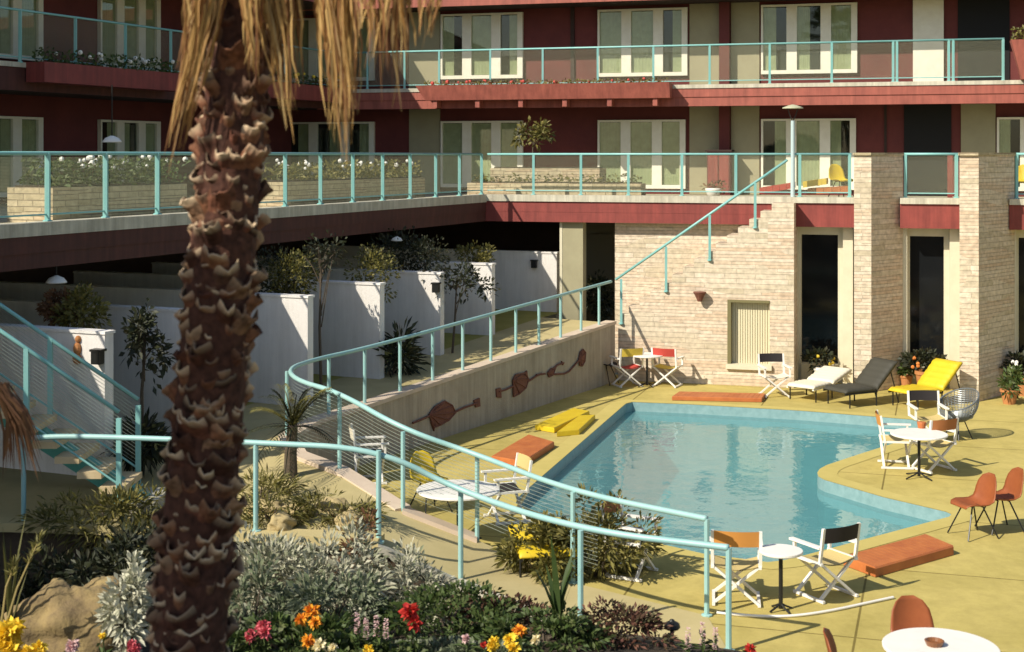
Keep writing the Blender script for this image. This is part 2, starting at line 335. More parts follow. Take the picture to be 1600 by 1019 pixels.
r5 = t.nodes.new('ShaderNodeMapRange'); r5.inputs[1].default_value = .35; r5.inputs[2].default_value = .6; r5.inputs[3].default_value = .86; r5.inputs[4].default_value = 1.04; L(n5.outputs['Fac'], r5.inputs[0])
m5 = t.nodes.new('ShaderNodeMixRGB'); m5.blend_type = 'MULTIPLY'; m5.inputs[0].default_value = 1; L(ml.outputs[0], m5.inputs[1]); L(r5.outputs[0], m5.inputs[2]); L(m5.outputs[0], p.inputs['Base Color'])
n3 = t.nodes.new('ShaderNodeTexNoise'); n3.inputs['Scale'].default_value = 60; L(tc.outputs['Object'], n3.inputs['Vector']); bb_ = t.nodes.new('ShaderNodeBump'); bb_.inputs['Strength'].default_value = .3; bb_.inputs['Distance'].default_value = .01
L(n3.outputs['Fac'], bb_.inputs['Height']); L(bb_.outputs[0], p.inputs['Normal'])
me.materials.append(dm); dko = bpy.data.objects.new('pool_deck', me); COL.objects.link(dko); tag(dko, kind='structure')

cen = sum(POOL, Vector()) / len(POOL)
WATER_Z = -.19
POOLM = mat('pale_blue_pool_paint', (.26, .50, .51), .7, var=(.20, .43, .44), scale=.9)
bs = MB(); n_ = len(POOL)
# walls: coping underside to the floor, deep end at far left
def depth(pnt): return -1.4
tb_ = MB(); tb_.strip(POOL + [POOL[0]], [Vector((q.x, q.y, -.26)) for q in POOL + [POOL[0]]]); tb_.f = [f[::-1] for f in tb_.f]
struct('pool_tile_band', tb_, mat('grey_blue_waterline_tile', (.22, .34, .34), .45, var=(.15, .26, .26), scale=9))
wl = MB(); wl.strip([Vector((q.x, q.y, -.26)) for q in POOL + [POOL[0]]], [Vector((q.x, q.y, depth(q))) for q in POOL + [POOL[0]]])
wl.f = [f[::-1] for f in wl.f]
def filled(pts):
    b_ = bmesh.new(); vs = [b_.verts.new(p) for p in pts]; ee = [b_.edges.new((vs[i], vs[(i + 1) % len(vs)])) for i in range(len(vs))]
    bmesh.ops.triangle_fill(b_, use_beauty=True, edges=ee); b_.verts.index_update()
    V_ = [v.co.copy() for v in b_.verts]; F_ = [tuple(v.index for v in (f.verts if f.normal.z > 0 else reversed(f.verts))) for f in b_.faces]; b_.free(); return V_, F_
wl.add(*filled([Vector((q.x, q.y, depth(q))) for q in POOL]))
wo = struct('pool_basin', wl, POOLM)
# dark waterline tile just proud of the wall, thin
def inset(pts, d):
    out = []; n = len(pts)
    for i in range(n):
        a, b, c = pts[i - 1], pts[i], pts[(i + 1) % n]
        d1 = (b - a).to_2d().normalized(); d2 = (c - b).to_2d().normalized(); t_ = (d1 + d2).normalized(); nn = Vector((t_.y, -t_.x))
        out.append(Vector((b.x + nn.x * d, b.y + nn.y * d, b.z)))
    return out
ins = inset(POOL, .006)
wt = MB(); wt.add(*filled([Vector((q.x, q.y, WATER_Z)) for q in POOL]))
WATER = glassy('pool_water', (.55, .84, .85), .03, 1.55, .30, 2.2, milk=(.46, (.20, .45, .47)))
wat = struct('pool_water', wt, WATER)
# coping
cp = MB(); o1 = inset(POOL, -.32)
cp.strip([Vector((q.x, q.y, .006)) for q in o1 + [o1[0]]], [Vector((q.x, q.y, .006)) for q in POOL + [POOL[0]]])
tag(cp.build('pool_coping', mat('buff_coping', (.52, .42, .13), .9, var=(.44, .36, .1), scale=2)), kind='structure')

# ------------------------------------------------------------------ path, ramp, lawn, garden
A = [Vector((2.2, 15.9, .006)), Vector((.74, 17.1, .012)), Vector((-.46, 18.6, .12)), Vector((-1.44, 18.6, .5)), Vector((-2.4, 19.6, .80)), Vector((-3.1, 20.35, .86)), Vector((-3.42, 21.4, .9)),
     Vector((-3.2, 22.6, .92)), Vector((-2.5, 23.9, .95)), Vector((0, 28.35, 1.16)), Vector((2.28, 32.4, 1.35))]
Bo = [Vector((2.27, 14.75, .006)), Vector((.75, 15.4, .012)), Vector((-.62, 17.0, .07)), Vector((-1.6, 16.86, .53)), Vector((-3.13, 17.15, .58)), Vector((-4.6, 18.6, .66)), Vector((-5.2, 20.4, .78)),
      Vector((-5.0, 22.8, .92)), Vector((-4.1, 24.8, .98)), Vector((-1.4, 29.2, 1.18)), Vector((.7, 33.4, 1.36))]
pth = MB(); pth.strip(Bo, A); struct('path', pth, PATH, smooth=True)
land = MB()
l1 = [Vector((-22, 17.7, .58)), Vector((-6.3, 17.6, .58)), Vector((-4.5, 17.4, .58)), Vector((-3.13, 17.15, .576))]
l2 = [Vector((-22, 20.2, .66)), Vector((-7.0, 20.4, .70)), Vector((-5.2, 20.4, .776)), Vector((-4.6, 18.6, .656))]
land.strip(l1, l2); struct('landing', land, PATH)
lw = MB(); O = [l2[0], l2[1], Bo[6] - Vector((0, 0, .004)), Bo[7] - Vector((0, 0, .004)), Bo[8] - Vector((0, 0, .004)), Bo[9] - Vector((0, 0, .004)), Bo[10] - Vector((0, 0, .004)), Vector((2.5, 37, 1.36))]
Wd = [LW(30, -10, 1.25), LW(22, -10, 1.3), LW(17, -10, 1.35), LW(13, -10, 1.4), LW(10, -10, 1.4), LW(5, -10, 1.4), LW(0, -10, 1.4), LW(-6, -10, 1.35)]
for a_, b_ in zip(range(7), range(1, 8)):
    for k_ in range(8):
        t0, t1 = k_ / 8, (k_ + 1) / 8
        lw.add([O[a_].lerp(Wd[a_], t0), O[b_].lerp(Wd[b_], t0), O[b_].lerp(Wd[b_], t1), O[a_].lerp(Wd[a_], t1)], [(0, 1, 2, 3)])
struct('lawn', lw, LAWN)
# soil block under the landing and path edge (face above the flower bed, its shade put into a dark colour)
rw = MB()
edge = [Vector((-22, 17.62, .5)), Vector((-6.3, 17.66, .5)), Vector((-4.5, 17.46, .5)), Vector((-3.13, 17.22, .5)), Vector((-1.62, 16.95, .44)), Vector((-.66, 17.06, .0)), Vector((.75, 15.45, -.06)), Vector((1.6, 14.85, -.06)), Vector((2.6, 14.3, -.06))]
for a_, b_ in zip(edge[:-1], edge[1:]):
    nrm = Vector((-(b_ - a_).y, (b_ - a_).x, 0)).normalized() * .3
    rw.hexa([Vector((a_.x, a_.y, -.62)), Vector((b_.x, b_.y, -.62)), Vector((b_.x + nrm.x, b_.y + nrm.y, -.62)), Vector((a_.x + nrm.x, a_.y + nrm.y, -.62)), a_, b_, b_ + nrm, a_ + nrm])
tag(rw.build('retaining_wall', mat('shade_darkened_retaining_stone', (.05, .035, .022), .95, var=(.09, .065, .04), scale=4, bump=.8, bscale=18)), 'low retaining wall, coloured dark for its shade, along the front edge of the path, above the flower bed', 'retaining wall')
ck = MB()
top = [Vector((-22, 17.55, 0)), Vector((-6.3, 17.55, 0)), Vector((-4.5, 17.35, 0)), Vector((-3.13, 17.08, 0)), Vector((-1.6, 16.8, 0))]
for a_, b_ in zip(top[:-1], top[1:]):
    nrm = Vector((-(b_ - a_).y, (b_ - a_).x, 0)).normalized() * .3
    ck.hexa([a_ + Vector((0, 0, .505)), b_ + Vector((0, 0, .505)), b_ + nrm + Vector((0, 0, .505)), a_ + nrm + Vector((0, 0, .505)), a_ + Vector((0, 0, .615)), b_ + Vector((0, 0, .615)), b_ + nrm + Vector((0, 0, .615)), a_ + nrm + Vector((0, 0, .615))])
struct('kerb', ck, PATH)
ck2 = MB(); top = [Vector((-1.6, 16.8, .535)), Vector((-.66, 16.93, .075)), Vector((.75, 15.32, .012)), Vector((1.55, 14.75, .01)), Vector((2.6, 14.2, .01))]
for a_, b_ in zip(top[:-1], top[1:]):
    nrm = Vector((-(b_ - a_).y, (b_ - a_).x, 0)).normalized() * .14
    ck2.hexa([a_ - Vector((0, 0, .06)) - nrm * .5, b_ - Vector((0, 0, .06)) - nrm * .5, b_ + nrm * .5 - Vector((0, 0, .06)), a_ + nrm * .5 - Vector((0, 0, .06)), a_ - nrm * .5 + Vector((0, 0, .03)), b_ - nrm * .5 + Vector((0, 0, .03)), b_ + nrm * .5 + Vector((0, 0, .03)), a_ + nrm * .5 + Vector((0, 0, .03))])
struct('path_kerb', ck2, EDGE)
def gh(x, y):
    a = max(0, min(1, (16.9 - y) / 3.6)); a = a * a * (3 - 2 * a)
    z = -.42 + .95 * a + max(0, 13.3 - y) * .19
    z -= max(0, (x - .6)) * .10 * a
    return z + .07 * noise.noise(Vector((x * 1.3, y * 1.3, 0)))
gd = MB(); xs = [-14 + .35 * i for i in range(60)]; ys = [4 + .3 * i for i in range(47)]
gd.v = [(x, y, min(gh(x, y), .45 if (y > 17) else 9)) for y in ys for x in xs]; nx = len(xs)
for j in range(len(ys) - 1):
    for i in range(nx - 1):
        x, y = xs[i], ys[j]
        lim = 14.9 if x > 1.6 else 17.6
        if x > 2.2 + (14.2 - y) * .45: continue
        if x > -.8 and y > 17.0 - (x + .62) * 1.15 : continue
        if y > 17.55: continue
        gd.f.append((j * nx + i, j * nx + i + 1, (j + 1) * nx + i + 1, (j + 1) * nx + i))
struct('garden_bed', gd, SOIL)

# inner ramp wall, with pale cap
iw = MB(); cap = MB()
for a_, b_ in zip(A[2:-1], A[3:]):
    d = (b_ - a_).to_2d().normalized(); nr = Vector((d.y, -d.x, 0)) * .1
    if nr.x * (0) == 0: pass
    for q, lo, hi, wd in ((iw, 0, -.02, 1), (cap, -.018, .05, 1.35)):
        z0a, z0b = (0, 0) if q is iw else (a_.z + lo, b_.z + lo)
        P = [Vector((a_.x, a_.y, 0)) - nr * wd, Vector((b_.x, b_.y, 0)) - nr * wd, Vector((b_.x, b_.y, 0)) + nr * wd, Vector((a_.x, a_.y, 0)) + nr * wd]
        zb = [z0a, z0b, z0b, z0a]; zt = [a_.z + hi, b_.z + hi, b_.z + hi, a_.z + hi]
        q.hexa([Vector((v.x, v.y, z)) for v, z in zip(P, zb)][::-1] + [Vector((v.x, v.y, z)) for v, z in zip(P, zt)][::-1])
rwt = thing('ramp_wall', 'grey plaster wall under the rising ramp, hung with rusty ironwork', 'wall', (-.1, 28.1, 0))
iw.build('wall_face', PLASTER, rwt); cap.build('coping', mat('pink_cap', (.60, .48, .36), .9, var=(.5, .4, .3), scale=3), rwt)

# ------------------------------------------------------------------ railings
def resample(pts, step):
    pts = [Vector(p) for p in pts]; out = [pts[0]]; acc = 0
    for a_, b_ in zip(pts[:-1], pts[1:]):
        n = max(1, int((b_ - a_).length / step)); out += [a_.lerp(b_, i / n) for i in range(1, n + 1)]
    return out
def smooth_pts(pts, it=2):
    for _ in range(it):
        q = [pts[0]]
        for a_, b_ in zip(pts[:-1], pts[1:]): q += [a_.lerp(b_, .25), a_.lerp(b_, .75)]
        pts = q + [pts[-1]]
    return pts
def railing(label, base, H, posts, screen=None, rr=.03, pr=.028, curve=False, bottom=True, group=None, square=True, rail_pts=None, gap=.1, paint=None, span=None):
    base = [Vector(p) for p in base]; c = base[0]
    t = thing('railing', label, 'railing', c, group); TEAL = paint or MATS['turquoise_rail_paint']
    up = Vector((0, 0, H))
    line = rail_pts or [p + up for p in base]
    rp_ = smooth_pts(line, 3) if curve else line
    MB().tube(rp_, rr, 8).build('top_rail', TEAL, t, smooth=True)
    for p in posts:
        p, h = (p if isinstance(p, tuple) else (p, H)); p = Vector(p); m_ = MB()
        if square: m_.bar(p - Vector((0, 0, .02)), p + Vector((0, 0, h)), pr * 2)
        else: m_.tube([p - Vector((0, 0, .02)), p + Vector((0, 0, h))], pr, 8)
        m_.lathe(p, [(pr * 2.1, -.01), (pr * 2.1, .012), (pr * 1.5, .02)], 10)
        m_.build('post', TEAL, t)
    if bottom:
        MB().tube([q - Vector((0, 0, H - gap)) for q in rp_], rr * .5, 6).build('bottom_rail', TEAL, t)
    if screen:
        m_ = MB(); q = rp_ if not span else rp_[int(len(rp_) * span[0]):int(len(rp_) * span[1])]
        m_.strip([v - Vector((0, 0, H - gap)) for v in q], [v - Vector((0, 0, .04)) for v in q])
        o = m_.build('wire_screen', screen, t)
        ul = o.data.uv_layers.new(name='UVMap'); n = len(q)
        for pl in o.data.polygons:
            for li in pl.loop_indices: vi = o.data.loops[li].vertex_index; ul.data[li].uv = (0, 0 if vi < n else H - gap - .04)
    return t

cz = TZ + .10
railing('turquoise terrace railing along the left wing, behind the palm trunk', [LW(24, -.06, cz), LW(0, -.06, cz)], .98, [LW(1.276 * i, -.06, cz) for i in range(0, 19)], SCR_FINE, .028, .034)
tp = [(833.6, 0), (907.8, 0), (982, 0), (1065.7, 0), (1150, 0), (1240, 0), (1328, 0)]
railing('turquoise terrace railing from the inner corner to the first stone pier', [BK(.08, .06, cz), BK(bp(1331, .06), .06, cz)], .98, [BK(bp(x, .06), .06, cz) for x, _ in tp] + [BK(bp(1250, .06), .06, cz)], SCR_FINE, .028, .03)
railing('short turquoise railing panel between the two stone piers', [BK(bp(1412, .0), 0, cz), BK(bp(1498, 0), 0, cz)], .98, [BK(bp(1415, 0), 0, cz), BK(bp(1495, 0), 0, cz)], SCR_FINE, .03, .032)
railing('turquoise railing panel right of the second stone pier', [BK(bp(1586, .0), 0, cz), BK(bp(1680, 0), 0, cz)], .98, [BK(bp(1589, 0), 0, cz), BK(bp(1675, 0), 0, cz)], SCR_FINE, .03, .032)
# balconies, one storey up
bzz = BZ + .05
railing('turquoise top floor railing on the left wing balcony', [LW(26, EB + .06, bzz), cor(EB + .06, QB + .06, bzz)], 1.03, [LW(1.5 + 1.62 * i, EB + .06, bzz) for i in range(-1, 15)], SCR_FINE, .026, .028)
railing('turquoise top floor railing on the back wing balcony, ending in a corner post', [cor(EB + .06, QB + .06, bzz), BK(bp(1570, QB + .06), QB + .06, bzz)], 1.03,
        [BK(bp(x, QB + .06), QB + .06, bzz) for x in (574, 632, 686, 766, 848, 934, 1021, 1109, 1203, 1300, 1396, 1402, 1483, 1490, 1568)], SCR_FINE, .026, .026)
# ramp: inner rail of the hairpin
rA = [A[0], A[1], A[2], A[3], A[4], A[5], A[6], A[7], A[8], A[9], A[10]]
HA = 1.09
def bpA(px):
    for a_, b_ in zip(rA[7:-1], rA[8:]):
        pass
    a_, b_ = rA[8], rA[10]; d = Vector(((px - CX) / F, 1)); ab = (b_ - a_).to_2d(); # solve a + s ab = t d
    det = ab.x * (-d.y) + d.x * ab.y; s_ = (-a_.x * (-d.y) + d.x * (-a_.y)) / det
    return a_.lerp(b_, s_)
railA = [A[0] + Vector((0, 0, 1.09)), A[1] + Vector((0, 0, 1.1)), A[2] + Vector((0, 0, 1.13)), A[3] + Vector((0, 0, 1.08)), A[4] + Vector((0, 0, 1.1)), A[5] + Vector((0, 0, 1.08)), A[6] + Vector((0, 0, 1.05)), A[7] + Vector((0, 0, 1.0)), A[8] + Vector((0, 0, .97)), A[9] + Vector((0, 0, .96)), A[10] + Vector((0, 0, .95))]
postsA = [(A[0], 1.09), (A[1], 1.1), (A[2] - Vector((0, 0, .1)), 1.2), (A[3] - Vector((0, 0, .05)), 1.1), (A[4] - Vector((0, 0, .05)), 1.15), (A[6], 1.02)] + [(bpA(x), .94) for x in (625, 676, 723, 767, 806, 842, 876, 908, 936)] + [(A[8], .97), (A[7].lerp(A[8], .3), .98)]
railing('turquoise hairpin railing along the inner side of the ramp', A, 1.0, postsA, SCR_WIDE, .036, .03, curve=True, rail_pts=railA, gap=.12, square=False, paint=PALE, span=(.12, .56), bottom=False)
# outer rail of the path
Bb = [Vector((2.27, 14.75, .01)), Vector((.75, 15.4, .02)), Vector((-.62, 17.03, .05)), Vector((-1.6, 16.9, .6)), Vector((-3.13, 17.2, .61)), Vector((-4.43, 17.45, .61)), Vector((-5.6, 17.62, .61)), Vector((-6.14, 17.7, .56))]
rb = [p + Vector((0, 0, 1.08)) for p in Bb]
railing('turquoise outer railing of the path in front of the flower bed', Bb, 1.08, [(Bb[0], 1.08), (Bb[1], 1.08), (Bb[2], 1.08), (Bb[3] - Vector((0, 0, .04)), 1.1), (Bb[4], 1.06), (Bb[7] + Vector((0, 0, .03)), 1.04)], None, .037, .032, curve=True, rail_pts=rb, bottom=False, square=False, paint=PALE)

# ------------------------------------------------------------------ the motel building
mo = thing('motel_building', 'two storey red motel wings round the courtyard with pale window frames and stone ground floor', 'motel', (0, 36, 0))
def part(mb, name, m, **k): return mb.build(name, m, mo, **k)
zw = TZ
part(MB().prism([LW(RM, 0, 0).to_2d(), C0, BK(PM, 0, 0).to_2d(), BK(PM, QW + .3, 0).to_2d(), cor(EW - .3, QW + .3).to_2d(), LW(RM, EW - .3, 0).to_2d()], TB + .05, TZ), 'terrace_slab', DECKTOP)
part(MB().prism([LW(RM, EB, 0).to_2d(), cor(EB, QB).to_2d(), BK(PM, QB, 0).to_2d(), BK(PM, QW + .3, 0).to_2d(), cor(EW - .3, QW + .3).to_2d(), LW(RM, EW - .3, 0).to_2d()], BB + .05, BZ), 'balcony_slab', DARKW)
part(MB().prism([LW(RM, EB + .4, 0).to_2d(), cor(EB + .4, QB).to_2d(), BK(PM, QB, 0).to_2d(), BK(PM, QW + 4, 0).to_2d(), cor(EW - 4, QW + 4).to_2d(), LW(RM, EW - 4, 0).to_2d()], EZ, EZ + .3), 'roof', DARKW)
m_ = MB(); lbox(m_, -8, RM, EB + .403, EB + .46, EZ - .03, EZ + .34); part(m_, 'eave_fascia', REDF)
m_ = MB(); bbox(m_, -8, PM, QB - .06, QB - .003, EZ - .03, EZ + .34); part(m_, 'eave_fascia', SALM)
# walls
m_ = MB(); m_.prism([LW(RM, EW, 0).to_2d(), cor(EW, QW).to_2d(), cor(EW - .25, QW + .25).to_2d(), LW(RM, EW - .25, 0).to_2d()], TZ + .002, BB + .05)
m_.prism([LW(RM, EW, 0).to_2d(), cor(EW, QW).to_2d(), cor(EW - .25, QW + .25).to_2d(), LW(RM, EW - .25, 0).to_2d()], BZ + .002, EZ); part(m_, 'left_wall', RED)
m_ = MB(); m_.prism([cor(EW, QW).to_2d(), BK(PM, QW, 0).to_2d(), BK(PM, QW + .25, 0).to_2d(), cor(EW - .25, QW + .25).to_2d()], TZ + .002, BB + .05)
m_.prism([cor(EW, QW).to_2d(), BK(PM, QW, 0).to_2d(), BK(PM, QW + .25, 0).to_2d(), cor(EW - .25, QW + .25).to_2d()], BZ + .002, EZ); part(m_, 'back_wall', RED)
# terrace fascia and pale deck edge
m_ = MB(); lbox(m_, .0, RM, 0, .06, TB, TZ - .09); lbox(m_, .0, RM, .06, .08, TB + .22, TZ - .09); part(m_, 'terrace_fascia', REDF_SHADE)
m_ = MB(); lbox(m_, .02, RM, -.2, .1, TZ - .088, TZ + .1); part(m_, 'deck_edge', EDGE)
pe = bp(1336)
m_ = MB(); bbox(m_, .06, bp(1228), -.06, 0, TB, TZ - .06); bbox(m_, .06, bp(1228), -.065, -.06, 3.84, 3.9)
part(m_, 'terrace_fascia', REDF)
m_ = MB(); bbox(m_, .0, pe, -.1, .2, TZ - .058, TZ + .1); part(m_, 'deck_edge', EDGE)
for x0, x1 in ((1240, 1336), (1407, 1501), (1578, 1700)):
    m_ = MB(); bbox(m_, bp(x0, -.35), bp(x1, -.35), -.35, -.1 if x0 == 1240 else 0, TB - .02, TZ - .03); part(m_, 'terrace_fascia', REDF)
    m_ = MB(); bbox(m_, bp(x0, -.35), bp(x1, -.35), -.4, -.1 if x0 == 1240 else .2, TZ - .028, TZ + .102); part(m_, 'deck_edge', EDGE)
# balcony fascia
m_ = MB(); lbox(m_, -4, RM, EB, EB + .06, BB, BZ - .05); part(m_, 'balcony_fascia', REDF_SHADE)
m_ = MB(); lbox(m_, -4, RM, EB - .1, EB + .09, BZ - .048, BZ + .05); part(m_, 'deck_edge', EDGE)
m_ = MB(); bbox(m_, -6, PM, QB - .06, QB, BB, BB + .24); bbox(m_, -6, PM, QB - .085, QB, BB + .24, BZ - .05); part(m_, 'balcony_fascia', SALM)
m_ = MB(); bbox(m_, -6, PM, QB - .11, QB + .1, BZ - .048, BZ + .05); part(m_, 'deck_edge', EDGE)
# flower boxes on brackets
def fbox_b(x0, x1, zt=BZ + .10, zb=BZ - .30):
    p0, p1 = bp(x0, QB - .5), bp(x1, QB - .5); m_ = MB()
    m_.hexa([BK(p0 + .25, QB - .5, zb), BK(p1, QB - .5, zb), BK(p1, QB - .09, zb), BK(p0 + .25, QB - .09, zb), BK(p0, QB - .62, zt), BK(p1, QB - .62, zt), BK(p1, QB - .09, zt), BK(p0, QB - .09, zt)])
    o = part(m_, 'flower_box', SALM); b_ = MB()
    n = int((p1 - p0) / 1.35)
    for i in range(n + 1):
        p = p0 + .5 + (p1 - p0 - .9) * i / max(1, n)
        b_ = MB(); bbox(b_, p - .06, p + .06, QB - .45, QB - .09, zb - .2, zb); b_.build('bracket', SALM, o)
    return p0, p1
f0, f1 = fbox_b(651, 1047); fbox_b(1580, 1700, BZ + 1.0, BZ + .05)
def fbox_l(x0, x1):
    r1, r0 = lp(x0, EB + .5), lp(x1, EB + .5); m_ = MB(); lbox(m_, r0, r1, EB + .09, EB + .55, BZ - .34, BZ + .06); part(m_, 'flower_box', REDF); return r0, r1
g0, g1 = fbox_l(66, 283); g2, g3 = fbox_l(395, 545)

# windows
def win_frame(P, z0, z1, p0, p1, depth, name='window', panes=3, gaps=.30, label=None, seed=0):
    """P(p, q, z): local plane mapper with q toward the viewer; frame with wide posts, panes and curtains"""
    rr_ = random.Random(seed); m_ = MB()
    def bx(a, b, q0, q1, za, zb): return [P(a, q1, za), P(b, q1, za), P(b, q0, za), P(a, q0, za), P(a, q1, zb), P(b, q1, zb), P(b, q0, zb), P(a, q0, zb)]
    W = p1 - p0; fr = .055; post = .27
    pw = (W - 2 * fr - (panes - 1) * post) / panes
    m_.hexa(bx(p0, p1, 0, depth, z1 - fr, z1)); m_.hexa(bx(p0, p1, 0, depth, z0, z0 + .1))
    m_.hexa(bx(p0, p0 + fr, 0, depth, z0 + .1, z1 - fr)); m_.hexa(bx(p1 - fr - (.1 if panes == 3 else 0), p1, 0, depth, z0 + .1, z1 - fr))
    xs_ = []; x = p0 + fr
    for i in range(panes):
        xs_.append((x, x + pw - (.1 if (i == panes - 1 and panes == 3) else 0))); x += pw
        if i < panes - 1: m_.hexa(bx(x, x + post, 0, depth, z0 + .1, z1 - fr)); x += post
    o = part(m_, name, WINF)
    for i, (a, b) in enumerate(xs_):
        MB().hexa(bx(a, b, .028, .034, z0 + .1, z1 - fr)).build('pane', PANE, o)
        bk = MB().hexa(bx(a, b, .001, .004, z0 + .1, z1 - fr)); bk.build('unlit_room_sheet', BLACK, o)  # black sheet standing in for the unlit room behind the pane
        # curtain: pleated cloth, part of the pane left open
        c = MB(); ca, cb = (a, b) if rr_.random() > .45 else ((a, a + (b - a) * .55) if rr_.random() > .5 else (a + (b - a) * .5, b))
        n = 18; lo = []; hi = []
        for j in range(n + 1):
            q = .016 + .010 * sin(j * 2.3 + i); p_ = ca + (cb - ca) * j / n; lo.append(P(p_, q, z0 + .11)); hi.append(P(p_, q, z1 - fr - .01))
        c.strip(lo, hi); c.build('curtain', CURT, o, smooth=True)
    return o
Pb = lambda p, q, z: BK(p, QW - q, z)
Pl = lambda p, q, z: LW(-p, EW + q, z)
k_ = 0
for x0, x1 in ((446, 586), (690, 818), (935, 1075), (1190, 1340)):
    win_frame(Pb, 7.36, 9.2, bp(x0, QW), bp(x1, QW), .10, seed=k_); k_ += 1
for x0, x1 in ((446, 586), (690, 818), (935, 1072), (1190, 1338), (1558, 1700)):
    win_frame(Pb, 4.3, 6.17, bp(x0, QW), bp(x1, QW), .10, seed=k_); k_ += 1
for x0, x1 in ((-70, 62), (152, 246), (330, 400)):
    win_frame(Pl, 7.3, 9.2, -lp(x0, EW), -lp(x1, EW), .10, seed=k_); k_ += 1
    win_frame(Pl, 4.3, 6.05, -lp(x0, EW), -lp(x1, EW), .10, seed=k_ + 20); k_ += 1
# flat panels, posts, doors between them
def panel(x0, x1, z0, z1, m, name='panel', d=.05, q=QW):
    m_ = MB(); bbox(m_, bp(x0, q), bp(x1, q), q - d, q - .001, z0, z1); return part(m_, name, m)
for za, zb in ((BZ + .01, EZ - .01), (TZ + .01, BB + .04)):
    panel(1078, 1125, za, zb, BEIGE); panel(1143, 1187, za, zb, BEIGE)
    panel(1126, 1142, za, zb, RED, 'wall_post', .3)
    panel(640, 688, za, zb, BEIGE)
panel(1427, 1475, BZ + .01, 9.22, WINF, 'door', .08)
panel(1497, 1578, BZ + .012, 9.25, BLACK, 'unlit_passage_sheet', .03); panel(1413, 1487, TZ + .012, BB + .03, BLACK, 'unlit_passage_sheet', .03)  # flat black sheets on the wall, painting the darkness of the passages
panel(1502, 1556, TZ + .01, BB + .04, BEIGE)
panel(892, 898, BZ + .01, EZ - .01, DARKW, 'batten', .05)
panel(1382, 1386, TZ + .012, BB + .02, DARKW, 'batten', .04)
m_ = MB(); bbox(m_, bp(1481, 1.5), bp(1489, 1.5), 1.5, 1.6, TZ, TZ + 1.08); part(m_, 'newel', REDF)

# ground floor: stone wall, piers, plate glass
pS0, pS1 = bp(961, .25), bp(1241, .25)
m_ = MB(); bbox(m_, pS0, pS1, .25, .6, 0, TB + .048); part(m_, 'stone_wall', STONE, uv=True)
# outer stair wall against the stone wall: stone flight up to the terrace
st = thing('stone_stair', 'stone flight climbing along the pinkish stone wall to the terrace', 'stair', BK(bp(1100, -.9), -.4, 0))
pa, pb_ = bp(966, -.9), bp(1224, -.9); NS = 15; za, zb = 1.36, TZ - .02
pr_ = bp(1241, -.9); hz0b, hz1b = bz(1170, 573, -.9), bz(1170, 469, -.9); ha, hb = bp(1137, -.9), bp(1203, -.9)
def step_top(p): return zb if p >= pb_ - 1e-6 else za + (zb - za) * (int((p - pa) / (pb_ - pa) * NS + 1e-6) + 1) / NS
cuts = sorted(set([round(pa + (pb_ - pa) * i / NS, 5) for i in range(NS + 1)] + [round(ha, 5), round(hb, 5), round(pr_, 5)]))
m_ = MB()
for a, b in zip(cuts[:-1], cuts[1:]):
    zt_ = step_top((a + b) / 2)
    if ha - 1e-4 < (a + b) / 2 < hb: bbox(m_, a, b, -.9, .248, 0, hz0b); bbox(m_, a, b, -.9, .248, hz1b, zt_)
    else: bbox(m_, a, b, -.9, .248, 0, zt_)
m_.build('flight', STONE, st, uv=True)
m_ = MB(); n = 17
for i in range(n):
    a = ha + (hb - ha) * i / n; b = ha + (hb - ha) * (i + .74) / n; bbox(m_, a, b, -.74, -.71, hz0b + .05, hz1b)
bbox(m_, ha, hb, -.71, -.69, hz0b + .05, hz1b); m_.build('slatted_shutter', mat('cream_shutter', (.60, .54, .36), .8), st)
m_ = MB(); bbox(m_, ha, ha + .08, -.92, -.70, hz0b + .052, hz1b - .06); bbox(m_, ha, hb, -.92, -.70, hz1b - .058, hz1b - .001); m_.build('shutter_frame', mat('olive_timber', (.16, .14, .06), .8), st)
m_ = MB(); bbox(m_, ha - .03, hb + .05, -.98, -.71, hz0b - .06, hz0b + .05); m_.build('sill', CREAM, st)
sr = [BK(pa - .05, -.84, za + .95), BK(pb_ + .1, -.84, zb + .98)]
sp_ = []
for x in (972, 1000, 1042, 1110, 1181):
    p = bp(x, -.84); tt = (p - pa) / (pb_ - pa); sp_.append((BK(p, -.93, za + (zb - za) * tt - .1), 1.03))
railing('sloping turquoise stair railing in front of the stone wall', [BK(pa - .05, -.93, za), BK(pb_ + .1, -.93, zb)], .97, sp_[:1] + sp_[2:], SCR_FINE if False else None, .03, .026, bottom=False)
# piers
for xa, xb, xc, q0 in ((1335, 1362, 1411, -1.0), (1500, 1530, 1586, -1.6)):
    q1 = -.05
    poly = [BK(bp(xa, q0), q0, 0).to_2d(), BK(bp(xb, q0), q0, 0).to_2d(), BK(bp(xc, q1), q1, 0).to_2d(), BK(bp(xc, q1), .75, 0).to_2d(), BK(bp(xa + 4, q1), .75, 0).to_2d()]
    o = part(MB().prism(poly, 0, 5.2), 'stone_pier', STONE, uv=True)
    c2 = sum(poly, Vector((0, 0))) / 5
    MB().prism([c2 + (v - c2) * 1.05 for v in poly], 5.2, 5.26).build('pier_cap', STONE2, o, uv=True)
